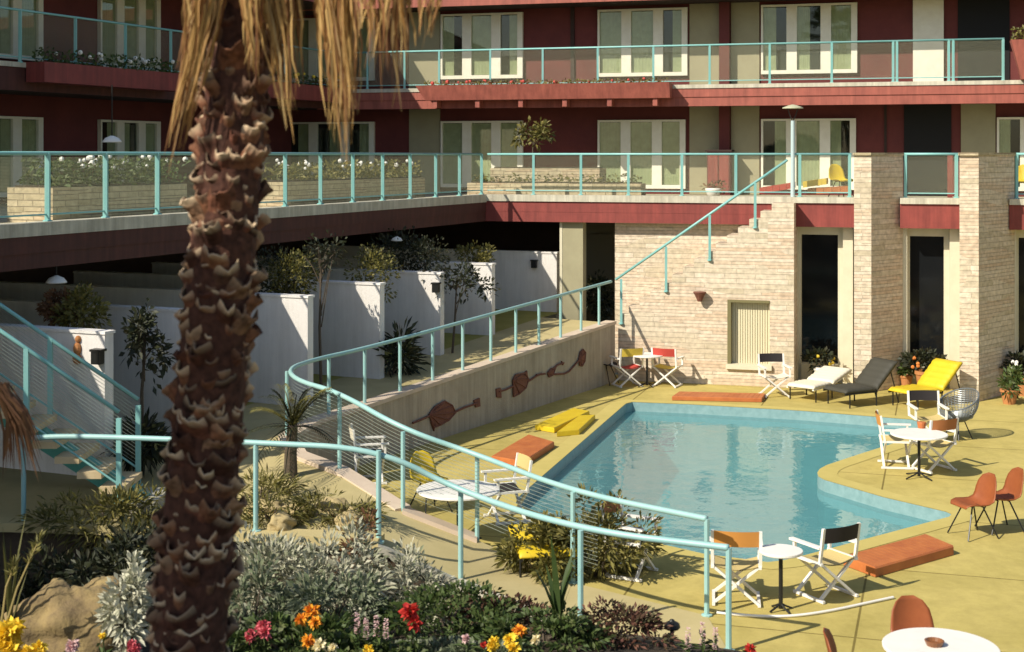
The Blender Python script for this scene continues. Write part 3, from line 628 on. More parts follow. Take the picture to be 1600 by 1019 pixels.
# tall windows with frames set back
for x0, x1, top_y in ((1242, 1334, 366), (1411, 1500, 370), (1580, 1700, 372)):
    q = .28; a, b = bp(x0, q), bp(x1, q); z1 = TB - .02; zs = .42 if x0 < 1500 else .35
    m_ = MB(); fl = .12; fr_ = .34
    bbox(m_, a, a + .10, q - .3, q + .2, 0, z1); bbox(m_, a + .10, a + .16, q - .1, q + .2, 0, z1 - .2); bbox(m_, b - fr_ + .12, b, q - .32, q + .2, 0, z1); bbox(m_, b - fr_, b - fr_ + .12, q - .12, q + .2, 0, z1 - .2)
    bbox(m_, a + .10, b - fr_ + .12, q - .12, q + .2, z1 - .2, z1); bbox(m_, a + .16, b - fr_, q - .2, q + .2, 0, zs)
    o = part(m_, 'tall_window', CREAM)
    m_ = MB(); bbox(m_, a + .16, b - fr_, q + .05, q + .06, zs, z1 - .2); m_.build('plate_glass', GLASSD, o)
# recessed ground floor behind
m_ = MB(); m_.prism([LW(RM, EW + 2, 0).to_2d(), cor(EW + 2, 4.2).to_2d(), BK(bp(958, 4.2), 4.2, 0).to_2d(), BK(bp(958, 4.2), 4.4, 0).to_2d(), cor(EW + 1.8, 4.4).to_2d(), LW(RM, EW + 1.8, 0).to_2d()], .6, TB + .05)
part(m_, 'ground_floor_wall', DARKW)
m_ = MB(); bbox(m_, bp(879, .1), bp(911, .1), .1, .45, .8, TB + .05); part(m_, 'porch_column', BEIGE)
m_ = MB(); bbox(m_, bp(875, .12), bp(879, .12), .09, .35, .8, TB + .05); part(m_, 'column_trim', CREAM)
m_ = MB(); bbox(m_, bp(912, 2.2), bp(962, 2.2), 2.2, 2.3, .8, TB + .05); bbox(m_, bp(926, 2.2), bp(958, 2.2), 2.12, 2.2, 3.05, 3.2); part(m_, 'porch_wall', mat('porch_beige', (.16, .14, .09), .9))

# ------------------------------------------------------------------ stucco privacy walls under the left wing
fx = [170, 347, 485, 597, 691, 771, 872]
flab = ['white stucco patio wall with a red ornament, furthest left', 'white stucco patio wall mostly hidden behind the palm trunk', 'white stucco patio wall just right of the palm trunk', 'white stucco patio wall with a bare sapling before it, second right of the palm',
        'white stucco patio wall carrying a small black lamp, mid row', 'short visible stucco patio wall behind the thin branching tree', 'white stucco patio wall with black lamp next to the porch column']
EE = 1.6
for x, lb in zip(fx, flab):
    r = lp(x, EE); t = thing('privacy_wall', lb, 'wall', LW(r, EE - 2, 1), 'patio privacy walls under the left wing')
    m_ = MB(); lbox(m_, r - .09, r + .09, -5.5, EE, .85, 2.79); m_.build('panel', STUCCO, t)
    m_ = MB(); lbox(m_, r - .11, r + .11, -5.5, EE + .02, 2.791, 2.83); m_.build('coping', STUCCO, t)
def on_fin(px, py, x):  # point on the camera side of a fin
    r = lp(x, EE) + .10; d = Vector(((px - CX) / F, 1)); t_ = (-r + U.dot(C0)) / U.dot(d); return Vector((d.x * t_, d.y * t_, EYE - (py - HY) * t_ / F))
for px, py, x, lb in ((157, 558, 170, 'small black box lamp on the far left patio wall'), (683, 450, 691, 'small black box lamp on the middle patio wall'), (836, 413, 872, 'small black box lamp on the patio wall by the porch column')):
    c = on_fin(px, py, x); t = thing('wall_lamp', lb, 'wall lamp', c, 'black lamps on the patio walls')
    a = atan2(-U.x, -U.y) * -1
    m_ = MB(); m_.box(c - Vector((U.x, U.y, 0)) * .06, (.13, .12, .17), rz=atan2(B.y, B.x)); m_.build('housing', METAL, t)
    m_ = MB(); m_.box(c - Vector((U.x, U.y, 0)) * .05 + Vector((0, 0, .1)), (.17, .16, .03), rz=atan2(B.y, B.x)); m_.build('hood', METAL, t)
c = on_fin(121, 545, 170)
m_ = MB(); m_.ball(c, (.06, .05, .09)); m_.ball(c + Vector((0, 0, -.14)), (.07, .05, .07)); m_.ball(c + Vector((.01, 0, .13)), (.045, .04, .05)); tag(m_.build('wall_ornament', TERRA), 'red clay ornament hanging on the far left patio wall', 'ornament')

# ------------------------------------------------------------------ leaf makers
def rdir(rg):
    while True:
        v = Vector((rg.uniform(-1, 1), rg.uniform(-1, 1), rg.uniform(-1, 1)))
        if .05 < v.length < 1: return v.normalized()
def foliage(mb, c, rad, n, l, w_, rg, clumps=14, spread=.42, up=.3, bend=.15):
    c = Vector(c); rad = Vector(rad); cs = []
    for _ in range(clumps):
        d = rdir(rg); k = rg.uniform(.45, 1); cs.append((Vector((d.x * rad.x, d.y * rad.y, d.z * rad.z)) * k, d))
    for _ in range(n):
        b, d0 = cs[rg.randrange(clumps)]; d = rdir(rg); q = b + Vector((d.x * rad.x, d.y * rad.y, d.z * rad.z)) * spread * rg.random() ** .6
        o = (d + d0 * .6 + Vector((0, 0, up))).normalized(); mb.leaf(c + q, o, rdir(rg), l * rg.uniform(.6, 1.3), w_ * rg.uniform(.7, 1.2), bend)
LF = {
 'silver': mat('silver_leaves', (.37, .36, .25), .7, island=[(.50, .48, .36), (.20, .22, .12), (.58, .55, .43)], trans=.2),
 'white': mat('dusty_white_leaves', (.46, .45, .33), .8, island=[(.60, .58, .45), (.33, .34, .22)], trans=.15),
 'green': mat('mid_green_leaves', (.05, .085, .018), .6, island=[(.09, .13, .03), (.03, .055, .012), (.13, .15, .05)], trans=.25),
 'olive': mat('olive_leaves', (.13, .12, .025), .6, island=[(.22, .19, .045), (.06, .065, .015), (.28, .24, .08)], trans=.25),
 'dark': mat('dark_leaves', (.018, .026, .010), .6, island=[(.035, .04, .015), (.012, .016, .007), (.055, .05, .02)], trans=.15),
 'maroon': mat('maroon_groundcover', (.09, .035, .025), .7, island=[(.14, .06, .035), (.055, .03, .015), (.08, .08, .03)], trans=.15),
 'brown': mat('rusty_leaves', (.14, .06, .028), .7, island=[(.2, .1, .04), (.08, .035, .018)], trans=.15),
 'grey': mat('grey_green_leaves', (.13, .16, .08), .7, island=[(.2, .22, .13), (.07, .1, .045), (.27, .28, .2)], trans=.2),
}
def shrub(name, label, cat, base, rad, n, leaf, lw_, m, seed, group=None, clumps=16, stems=6, lift=.75, spread=.42, stem_m=None):
    rg = random.Random(seed); base = Vector(base); rad = Vector(rad); t = thing(name, label, cat, base, group)
    c = base + Vector((0, 0, rad.z * lift)); f_ = MB(); foliage(f_, c, rad, n, leaf, lw_, rg, clumps, spread); f_.build('foliage', LF[m], t)
    s_ = MB()
    for _ in range(stems):
        d = Vector((rg.uniform(-.7, .7) * rad.x, rg.uniform(-.7, .7) * rad.y, rad.z * rg.uniform(.5, 1.1))); s_.tube([base + Vector((d.x * .1, d.y * .1, -.05)), base + d * .5 + Vector((0, 0, .1 * rad.z)), base + d], [.02, .014, .006], 5)
    s_.build('stem', stem_m or BARK, t); return t
def tree(label, base, h, rad, n, leaf, m, seed, group=None, lean=(0, 0), tr=.035, name='sapling', lift=.7, cat='tree'):
    rg = random.Random(seed); base = Vector(base); t = thing(name, label, cat, base, group); s_ = MB()
    topv = base + Vector((lean[0], lean[1], h * .8)); mid = base.lerp(topv, .5) + Vector((rg.uniform(-.06, .06), 0, 0))
    s_.tube([base - Vector((0, 0, .05)), mid, topv], [tr, tr * .8, tr * .4], 6); f_ = MB(); c = base + Vector((lean[0], lean[1], h * lift)); rad = Vector(rad)
    for i in range(9):
        a = base.lerp(topv, rg.uniform(.45, 1)); d = rdir(rg); d.z = abs(d.z) * .6 + .3; e = c + Vector((d.x * rad.x, d.y * rad.y, (d.z - .4) * rad.z)); s_.tube([a, a.lerp(e, .5) + Vector((0, 0, .08)), e], [tr * .4, tr * .28, tr * .12], 5)
        foliage(f_, e, rad * .38, n // 9, leaf, leaf * .5, rg, 4, .6)
    foliage(f_, c, rad * .8, n // 4, leaf, leaf * .5, rg, 8, .4)
    s_.build('trunk', BARK, t); f_.build('crown', LF[m], t); return t

# plants under the left wing
def lawnz(P): return 1.15
pt = [('bushy green shrub spilling over the patio wall right of the palm', 455, 440, 'olive', -.3, 485, (.45, .5, .55)), ('leafy yellow green bush over the second patio wall right of the palm', 572, 428, 'olive', -.2, 597, (.55, .5, .5)),
      ('dark bush behind the patio wall with the middle lamp', 655, 405, 'dark', -.6, 691, (.8, .6, .6)), ('light green bush topping the patio wall behind the branching tree', 742, 400, 'olive', -.1, 771, (.4, .4, .32)),
      ('grey green bush behind the far left patio wall', 130, 492, 'olive', -.4, 170, (.32, .32, .36)), ('rusty bush in the dark patio above the far left wall', 95, 478, 'brown', -1.6, 170, (.26, .26, .26)),
      ('dark shrub deep in the patio right of the palm trunk', 430, 430, 'dark', -1.3, 485, (.7, .6, .6)), ('dark leafy shrub below the terrace beam, centre of the row', 620, 400, 'dark', -2.2, 691, (.7, .6, .7))]
for i, (lb, px, py, m, de, x, rad) in enumerate(pt):
    r = lp(x, EE) - .8; d = Vector(((px - CX) / F, 1)); t_ = (-r + U.dot(C0)) / U.dot(d); z = EYE - (py - HY) * t_ / F
    b = Vector((d.x * t_, d.y * t_, 1.15)); hgt = z - 1.15
    rg = random.Random(50 + i); t = thing('patio_shrub', lb, 'shrub', b, 'shrubs in the patios'); f_ = MB(); foliage(f_, b + Vector((0, 0, hgt)), rad, 1000, .09, .045, rg, 14, .42); f_.build('foliage', LF[m], t)
    s_ = MB()
    for _ in range(5): s_.tube([b, b + Vector((rg.uniform(-.2, .2), rg.uniform(-.2, .2), hgt * .6)), b + Vector((rg.uniform(-.4, .4) * rad[0], rg.uniform(-.4, .4) * rad[1], hgt))], [.025, .018, .008], 5)
    s_.build('stem', BARK, t)
def lawn_at(px, e):  # point on the lawn under a photo column, e out from the wing
    r = lp(px, e); v = LW(r, e, 1.08); return v
tree('dark slender tree with drooping leaves before the wall left of the palm', lawn_at(222, 1.7), 2.1, (.24, .24, .75), 420, .12, 'dark', 3, 'young trees before the patio walls', (.05, 0), .03)
tree('bare upright sapling before the second patio wall right of the palm', lawn_at(502, 1.6), 2.9, (.35, .35, .5), 150, .10, 'dark', 4, 'young trees before the patio walls', (.0, 0), .03, lift=.85)
tree('thin spreading tree before the patio wall with the middle lamp', lawn_at(706, 1.7), 2.0, (.6, .5, .55), 380, .12, 'dark', 5, 'young trees before the patio walls', (.1, 0), .03, lift=.72)
shrub('fern_clump', 'dark fern clump at the foot of the patio wall above the hairpin', 'fern', lawn_at(612, 1.6), (.45, .45, .42), 500, .28, .06, 'dark', 6, clumps=12, spread=.5, stems=3)
shrub('fern_clump', 'dark leafy clump in the shadow left of the palm trunk', 'fern', lawn_at(225, 1.8), (.4, .4, .25), 500, .26, .06, 'dark', 16, clumps=12, spread=.5, stems=3)
shrub('porch_shrub', 'dark shrub in the porch beside the porch column', 'shrub', BK(bp(934, 1.2), 1.2, 1.3), (.32, .32, .62), 700, .14, .07, 'dark', 7, stems=4)

# hanging lamps
def pend(px, py, Z, zt, wpx, lb):
    c = at(px, py, Z); r = wpx * Z / F / 2; t = thing('pendant_lamp', lb, 'lamp', c, 'enamel dome lamps under the decks')
    MB().lathe(c, [(r, -.02), (r * .98, 0), (r * .7, r * .35), (r * .25, r * .55), (.03, r * .6)], 18).build('shade', WHITE, t, smooth=True)
    MB().tube([c + Vector((0, 0, r * .55)), Vector((c.x, c.y, zt))], .012, 6).build('stem', METAL, t)
pend(175, 221, 26.5, BB + .05, 30, 'pale dome lamp hanging below the left balcony, above the terrace')
pend(88, 440, 20.5, TB + .05, 32, 'pale dome lamp hanging under the terrace at far left')
pend(620, 375, 29.5, TB + .05, 18, 'small pale dome lamp under the terrace beam near the middle')

# ------------------------------------------------------------------ open stair on the left
ot = thing('open_stair', 'open stair with tan slab treads on a turquoise beam', 'stair', (-5.0, 18.3, .66)); X0, Z0, DX, DZ = -5.08, .95, .283, .191
for i in range(-0, 10):
    m_ = MB(); m_.box((X0 - DX * i, 18.3, Z0 + DZ * i), (.31, .9, .085)); m_.build('tread', mat('tan_tread', (.62, .48, .28), .85, var=(.52, .4, .22), scale=5), ot)
m_ = MB(); m_.bar((X0 + .35, 18.3, Z0 - .3), (X0 - DX * 10, 18.3, Z0 + DZ * 10 - .17), .16, .24); m_.build('stringer', TEALD, ot)
m_ = MB(); m_.box((X0 + .35, 18.3, Z0 - .24), (.36, .9, .14)); m_.build('foot_slab', EDGE, ot)
for y, lb in ((17.84, 'front railing of the open stair at far left'), (18.76, 'rear railing of the open stair at far left')):
    b0 = Vector((X0 + .1, y, Z0 - .06)); b1 = Vector((X0 - DX * 10, y, Z0 + DZ * 10.2))
    railing('turquoise ' + lb, [b0, b1], 1.06, [b0 - Vector((0, 0, .08)), b0.lerp(b1, .40), b0.lerp(b1, .80)], SCR_WIDE, .028, .03, bottom=True, gap=.14)

# ------------------------------------------------------------------ iron fish on the ramp wall
def onwall(px, py, off=.13):
    a_, b_ = A[8], A[10]; d2 = (b_ - a_).to_2d().normalized(); nn = Vector((d2.y, -d2.x)); d = Vector(((px - CX) / F, 1))
    t_ = (nn.dot(a_.to_2d()) + off) / nn.dot(d); return Vector((d.x * t_, d.y * t_, EYE - (py - HY) * t_ / F))
WN = Vector(((A[10] - A[8]).y, -(A[10] - A[8]).x, 0)).normalized()
def fish(label, body, tails, fins):
    t = thing('wall_sculpture', label, 'wall sculpture', onwall(*body[0]), 'rusty ironwork on the ramp wall')
    pts = [onwall(*b) for b in body]
    MB().extr(pts, -WN * .025).build('body', RUST, t)
    m_ = MB()
    for a in range(2, len(pts) - 1): m_.tube([pts[0] + WN * .01, pts[a] + WN * .01], .012, 5)
    m_.tube(pts + [pts[0]], .018, 5)
    for tl in tails: m_.tube([onwall(*q) for q in tl], .02, 5)
    m_.build('ironwork', RUST, t)
    if fins:
        m_ = MB()
        for fn in fins: m_.extr([onwall(*q) for q in fn], -WN * .03)
        m_.build('fin', RUST, t)
fish('rusty iron fish with bony spine, nearest the hairpin', [(671, 648), (680, 636), (695, 627), (707, 634), (712, 645), (702, 656), (688, 664), (678, 668)], [[(645, 661), (660, 655), (671, 650)], [(710, 644), (728, 636), (746, 630)]], [[(741, 626), (750, 622), (751, 635), (744, 637)], [(674, 660), (681, 662), (679, 674)]])
fish('rusty iron fish in the middle of the ramp wall', [(802, 594), (806, 586), (820, 583), (826, 592), (822, 606), (812, 615), (803, 620)], [[(780, 612), (790, 609), (803, 603)], [(824, 597), (838, 588), (846, 584)]], [[(776, 608), (783, 606), (784, 622), (777, 621)], [(817, 586), (824, 579), (825, 588)]])
fish('small rusty iron figure with a thin curved rod', [(856, 583), (862, 576), (868, 575), (864, 586), (858, 589)], [[(838, 586), (852, 584)], [(864, 577), (872, 570), (881, 567)], [(864, 585), (882, 584), (890, 580), (903, 565)]], [[(878, 564), (882, 568), (880, 571)]])
fish('rusty iron oval mask at the top of the ramp wall', [(905, 561), (907, 551), (911, 546), (915, 551), (914, 564), (910, 572), (906, 571)], [[(903, 565), (908, 560)]], None)
# wall sconce on the stone wall
c = BK(bp(1095, -.9), -.9, bz(1095, 462, -.9)); t = thing('wall_sconce', 'dark cone sconce on the pinkish stone wall', 'wall lamp', c)
m_ = MB(); m_.lathe(c + Vector((-M.x, -M.y, 0)) * .14, [(.05, -.12), (.09, -.02), (.15, .09), (.145, .1)], 14); m_.build('shade', RUST, t)
m_ = MB(); m_.tube([c + Vector((0, 0, -.02)), c + Vector((-M.x, -M.y, 0)) * .14 + Vector((0, 0, -.05))], .02, 6); m_.build('arm', METAL, t)

# ------------------------------------------------------------------ furniture makers (local: front faces -y)
def beam(m_, a, b, w_=.035, h_=.03): m_.bar(a, b, w_, h_)
def director_chair(back, seat, label, group='folding director chairs'):
    t = thing('director_chair', label, 'chair', (0, 0, 0), group, local=True)
    for y in (-.2, .2):
        for s in (-1, 1):
            m_ = MB(); beam(m_, (-.25 * s, y + .016 * s, .03), (.25 * s, y + .016 * s, .44)); m_.build('leg', WHITE, t)
    for s in (-1, 1):
        m_ = MB(); beam(m_, (.26 * s, -.26, .022), (.26 * s, .26, .022)); m_.build('foot_rail', WHITE, t)
        m_ = MB(); beam(m_, (.27 * s, -.25, .45), (.27 * s, .24, .45)); m_.build('side_rail', WHITE, t)
        m_ = MB(); m_.box((.28 * s, -.03, .645), (.065, .52, .025)); m_.build('armrest', WHITE, t)
        m_ = MB(); beam(m_, (.275 * s, -.23, .43), (.275 * s, -.23, .64), .032, .035); m_.build('front_upright', WHITE, t); m_ = MB(); beam(m_, (.275 * s, .2, .43), (.275 * s, .27, .88), .032, .035); m_.build('back_upright', WHITE, t)
    m_ = MB(); n = 8; lo = [Vector((-.26 + .52 * i / n, -.22, .462 - .05 * sin(pi * i / n))) for i in range(n + 1)]; hi = [v + Vector((0, .43, 0)) for v in lo]
    m_.strip(lo, hi); m_.strip([v - Vector((0, 0, .008)) for v in hi], [v - Vector((0, 0, .008)) for v in lo]); m_.build('seat', seat, t, smooth=True)
    m_ = MB(); f = [Vector((-.29 + .58 * i / n, .235 + .05 * sin(pi * i / n), .70)) for i in range(n + 1)]; g_ = [v + Vector((0, .03, .18)) for v in f]
    m_.strip(f, g_); m_.strip([v + Vector((0, .012, 0)) for v in g_], [v + Vector((0, .012, 0)) for v in f]); m_.build('backrest', back, t, smooth=True)
    return t
def place(t, pos, deg, sc=1): t.location = pos; t.rotation_euler = (0, 0, radians(deg)); t.scale = (sc,) * 3
protos = {}
def dchair(px, py, deg, back, seat, label, sc=1.0, z=0, stretch=None):
    key = (back.name, seat.name); pos = gnd(px, py, z) if not isinstance(px, Vector) else px
    if key in protos: t = dup(protos[key], pos, radians(deg), label, scale=sc)
    else: t = director_chair(back, seat, label); protos[key] = t; place(t, pos, deg, sc)
    return t
dchair(1290, 930, -150, BLCAN, TANCAN, 'white director chair with black back, right of the little table near the lower edge')
dchair(1150, 938, 172, ORCAN, TANCAN, 'white director chair with orange back turned to us, left of the little pedestal table')
dchair(985, 897, 62, BRCAN, TANCAN, 'white director chair with brown back half behind the olive bush')
dchair(1399, 728, 82, ORCAN, TANCAN, 'white director chair in profile on the left of the poolside table')
dchair(1458, 734, 205, BRCAN, TANCAN, 'white director chair with brown back, front right of the poolside table')
dchair(1449, 690, 0, BLCAN, TANCAN, 'white director chair with black back behind the poolside table')
dchair(980, 603, 200, YELCAN, REDCAN, 'white director chair with yellow back, left of the far table by the ramp wall')
dchair(1043, 603, 155, REDCAN, YELCAN, 'white director chair with red back, right of the far table by the stone wall')
dchair(1210, 619, 6, BLCAN, WCAN, 'white director chair with black back, alone near the tall windows')
dchair(792, 812, -70, TANCAN, BLCAN, 'white director chair with tan back, right of the large white table')
dchair(577, 752, 100, WCAN, BLCAN, 'white director chair with cream back, seen below the hairpin railing')

def round_table(label, pos, h, r, top_m=WHITE, group='round white pool tables', feet=4, thin=.012):
    t = thing('round_table', label, 'table', pos, group)
    MB().lathe(pos + Vector((0, 0, h - .035)), [(r * .97, 0), (r, .01), (r, .03), (r * .985, .036)], 40).build('table_top', top_m, t)
    MB().tube([pos + Vector((0, 0, .03)), pos + Vector((0, 0, h - .034))], thin + .012, 10).build('pedestal', METAL, t)
    for i in range(feet):
        a = 2 * pi * i / feet + .5; d = Vector((cos(a), sin(a), 0)); MB().tube([pos + Vector((0, 0, .09)), pos + d * r * .3 + Vector((0, 0, .05)), pos + d * r * .62 + Vector((0, 0, .014))], thin, 6).build('foot', METAL, t)
    return t
round_table('little white round table on a thin black pedestal, between orange and black chairs', gnd(1220, 955), .70, .25)
def ttab(px, py, h): Z = F * (EYE - h) / (py - HY); return Vector(((px - CX) * Z / F, Z, 0))
round_table('white round table in the chair group beside the pool corner', ttab(1436, 677, .72), .72, .45)
round_table('white round table between the red and yellow chairs by the stone wall', ttab(1011, 554, .72), .72, .38)
round_table('large white round table behind the near railing post', ttab(716, 764, .72), .72, .56)
T5 = ttab(1470, 1010, .72); round_table('white round table cut by the bottom edge with an ashtray on it', T5, .72, .52)
m_ = MB(); c = at(1461, 1004, T5.y); c = Vector(((1461 - CX) * T5.y / F, T5.y + .02, .722)); m_.lathe(c, [(.07, 0), (.09, .045), (.08, .05), (.055, .02)], 16); tag(m_.build('ashtray', mat('brown_glaze', (.2, .08, .03), .3)), 'small brown ashtray on the table at the bottom edge', 'ashtray')
c = ttab(1440, 669, .72) + Vector((0, 0, .722)); m_ = MB(); m_.lathe(c, [(.06, 0), (.075, .09), (.07, .1)], 14); tag(m_.build('bowl', ORANGE), 'small orange bowl on the poolside chair group table', 'bowl')

# moulded shell chair
def shell_chair(label, shell_m, group):
    t = thing('shell_chair', label, 'chair', (0, 0, 0), group, local=True)
    nu, nv = 12, 14; prof = [(-.24, .43), (-.21, .455), (-.12, .45), (0, .43), (.10, .425), (.17, .45), (.215, .52), (.25, .62), (.275, .72), (.295, .80), (.30, .84)]
    wd = [.17, .2, .225, .235, .235, .23, .225, .215, .195, .14, .06]; lf = [.0, .015, .04, .05, .055, .06, .06, .05, .04, .03, .0]
    V = []
    for (y, z), w_, l_ in zip(prof, wd, lf):
        for j in range(nu + 1):
            s = -1 + 2 * j / nu; cur = l_ * s * s; k = max(0, min(1, (z - .45) / .2)); V.append(Vector((s * w_, y - cur * k * 1.1, z + cur * (1 - k))))
    m_ = MB(); n = nu + 1; off = len(V)
    Fs = [(i * n + j, i * n + j + 1, (i + 1) * n + j + 1, (i + 1) * n + j) for i in range(len(prof) - 1) for j in range(nu)]
    V2 = []
    for i in range(len(prof)):
        a = Vector((0, prof[min(i + 1, 10)][0] - prof[max(i - 1, 0)][0], prof[min(i + 1, 10)][1] - prof[max(i - 1, 0)][1])).normalized(); nn = Vector((0, a.z, -a.y)) * .012
        V2 += [V[i * n + j] + nn for j in range(n)]
    m_.add(V + V2, Fs + [tuple(x + off for x in f[::-1]) for f in Fs] + [(j, off + j, off + j + 1, j + 1) for j in range(nu)] + [(10 * n + j + 1, off + 10 * n + j + 1, off + 10 * n + j, 10 * n + j) for j in range(nu)] + [(i * n, (i + 1) * n, off + (i + 1) * n, off + i * n) for i in range(10)] + [((i + 1) * n + nu, i * n + nu, off + i * n + nu, off + (i + 1) * n + nu) for i in range(10)])
    m_.build('shell', shell_m, t, smooth=True)
    for sx in (-1, 1):
        for y0, y1 in ((-.08, -.24), (.08, .24)):
            MB().tube([(sx * .1, y0, .435), (sx * .23, y1, .01)], .011, 6).build('leg', METAL, t)
    m_ = MB(); m_.tube([(-.1, -.08, .43), (.1, -.08, .43)], .01, 6); m_.tube([(-.1, .08, .42), (.1, .08, .42)], .01, 6); m_.build('under_frame', METAL, t)
    return t
s1 = shell_chair('orange shell chair in front, nearest the pool tip', mat('shade_darkened_orange_shell', (.30, .085, .025), .5, var=(.22, .06, .018), scale=4), 'orange shell chairs'); place(s1, gnd(1520, 838), -72, 1.0)  # orange darkened in colour to stand for shade on the chair backs
dup(s1, gnd(1562, 829), radians(-80), 'orange shell chair standing behind another, by the right edge', scale=1.02)
dup(s1, T5 + Vector((.05, .80, 0)), radians(8), 'orange shell chair behind the table at the bottom edge')
dup(s1, T5 + Vector((-.75, .02, 0)), radians(75), 'orange shell chair left of the table at the bottom edge, mostly cut off')
sy = shell_chair('yellow shell chair behind the large white table', YELLOW, 'yellow shell chairs'); place(sy, gnd(672, 800), 35, 1)
sb = shell_chair('black shell chair against the ramp wall corner', BLCAN, 'black shell chairs'); place(sb, gnd(945, 600), 60)
# wire egg chair
t = thing('wire_chair', 'grey wire basket chair by the poolside chair group', 'chair', (0, 0, 0), local=True)
m_ = MB(); rows = []
for i in range(25):
    th = i / 24; row = []
    for j in range(37):
        a = -pi + 2 * pi * j / 36; el = th; r = .38 * sin(el * pi * .55); z = .32 + .42 * (1 - cos(el * pi * .55)) * (.82 + .36 * cos(a - pi / 2)); row.append(Vector((r * cos(a), r * sin(a) * .92, z)))
    rows.append(row)
for i in range(2, 25): m_.tube(rows[i], .006, 4, cap=False)
for j in range(0, 36): m_.tube([rows[i][j] for i in range(3, 25, 3)], .006, 4)
m_.tube(rows[24], .013, 6, cap=False); m_.build('basket', WIRE, t)
m_ = MB(); m_.lathe((0, 0, .33), [(.05, .0), (.26, .07), (.27, .1), (.2, .11)], 18); m_.build('seat_pad', mat('grey_pad', (.3, .32, .3), .8), t, smooth=True)
for k in range(4):
    a = pi / 4 + k * pi / 2; MB().tube([(.1 * cos(a), .1 * sin(a), .36), (.25 * cos(a), .25 * sin(a), .01)], .011, 6).build('leg', METAL, t)
place(t, gnd(1497, 686), -60, 1.0)

# chaise longues (head end +y, foot -y)
def lounger(label, pad_m, frame_m, back_ang, sl=.75, bl=.78, wd=.66):
    t = thing('sun_lounger', label, 'sun lounger', (0, 0, 0), 'sun loungers on the deck', local=True); h = wd / 2 - .02; a = radians(back_ang); ca, sa = cos(a), sin(a)
    for s in (-1, 1):
        MB().tube([(s * h, -sl, .27), (s * h, .02, .27)], .018, 6).build('side_rail', frame_m, t)
        for y in (-sl * .85, 0): MB().tube([(s * h, y, .27), (s * h, y, .0)], .015, 6).build('leg', METAL, t)
        MB().tube([(s * h, .0, .28), (s * h, ca * bl, .28 + sa * bl)], .016, 6).build('back_rail', frame_m, t)
        MB().tube([(s * h, ca * bl * .7, .28 + sa * bl * .7), (s * h, ca * bl + .05, .01)], .013, 6).build('strut', frame_m, t)
    def cushion(org, d, nrm, L_, nm):
        m_ = MB(); n = int(L_ / .045); lo = []; up = []
        for i in range(n + 1):
            f = L_ * i / n; e = min(1, min(i, n - i) / 1.5); q = org + d * f; k = .075 * (.45 + .55 * e) - (.012 if i % 3 == 0 else 0)
            for x in (-1, -.93, -.5, 0, .5, .93, 1): up.append(q + Vector((x * wd / 2, 0, 0)) + nrm * (k * (.6 if abs(x) == 1 else 1))); lo.append(q + Vector((x * wd / 2, 0, 0)))
        F_ = [(i * 7 + j, i * 7 + j + 1, (i + 1) * 7 + j + 1, (i + 1) * 7 + j) for i in range(n) for j in range(6)]; N_ = len(up)
        m_.add(up + lo, F_ + [tuple(v + N_ for v in f[::-1]) for f in F_] + [(i * 7, (i + 1) * 7, N_ + (i + 1) * 7, N_ + i * 7) for i in range(n)] + [((i + 1) * 7 + 6, i * 7 + 6, N_ + i * 7 + 6, N_ + (i + 1) * 7 + 6) for i in range(n)] + [(j, N_ + j, N_ + j + 1, j + 1) for j in range(6)] + [(n * 7 + j + 1, N_ + n * 7 + j + 1, N_ + n * 7 + j, n * 7 + j) for j in range(6)])
        m_.build(nm, pad_m, t, smooth=True)
    cushion(Vector((0, -sl, .29)), Vector((0, 1, 0)), Vector((0, 0, 1)), sl - .02, 'seat_pad')
    cushion(Vector((0, .02, .30)), Vector((0, ca, sa)), Vector((0, -sa, ca)), bl, 'back_pad')
    return t
place(lounger('cream sun lounger lying nearly flat at the far pool edge', WCAN, WHITE, 14, .8, .85), gnd(1280, 620), -42, 1.0)
place(lounger('charcoal sun lounger with raised back before the first pier', CHAR, METAL, 44, .78, .72), gnd(1352, 630), -62, 1.08)
place(lounger('bright yellow sun lounger with raised back before the second pier', YELLOW, METAL, 42, .78, .74), gnd(1452, 632), -58, 1.08)
place(lounger('yellow lounger laid flat, half hidden behind the olive bush', YELLOW, METAL, 12, .55, .4), gnd(846, 890), 8, 1.1)

# flat pads
def pad(label, pxs, m, th, group):
    c = [gnd(x, y) for x, y in pxs]; m_ = MB(); t = None; n = 18; a, b, d, e = c   # a->b long side 1, e->d long side 2
    for i in range(n):
        q = [a.lerp(b, i / n), a.lerp(b, (i + 1) / n), e.lerp(d, (i + 1) / n), e.lerp(d, i / n)]
        ctr = sum(q, Vector()) / 4; up = Vector((0, 0, th)); ins_ = [ctr + (v - ctr) * .95 for v in q]
        m_.hexa([v + Vector((0, 0, .008)) for v in q] + [v + up * .84 for v in q]); m_.hexa([v + up * .841 for v in q] + [v + up for v in ins_])
    nrm = (b - a).cross(e - a).z
    if nrm < 0: m_.f = [f[::-1] for f in m_.f]
    return tag(m_.build('sunbathing_pad', m), label, 'pad', group)
pad('long orange pad on the deck below the pool tip', [(1318, 884), (1445, 849), (1490, 868), (1368, 903)], ORANGE, .13, 'vinyl sunbathing pads')
pad('narrow orange pad lying along the far pool edge', [(1050, 626), (1190, 629), (1196, 621), (1062, 618)], ORANGE, .09, 'vinyl sunbathing pads')
pad('orange pad in two tones by the left pool edge', [(768, 722), (825, 688), (866, 700), (818, 731)], ORANGE, .11, 'vinyl sunbathing pads')
pad('yellow pad nearer the ramp wall, beside its twin', [(836, 672), (895, 645), (921, 650), (866, 677)], YELLOW, .10, 'vinyl sunbathing pads')
pad('yellow pad closer to the pool edge, beside its twin', [(870, 683), (905, 657), (930, 656), (905, 680)], YELLOW, .10, 'vinyl sunbathing pads')
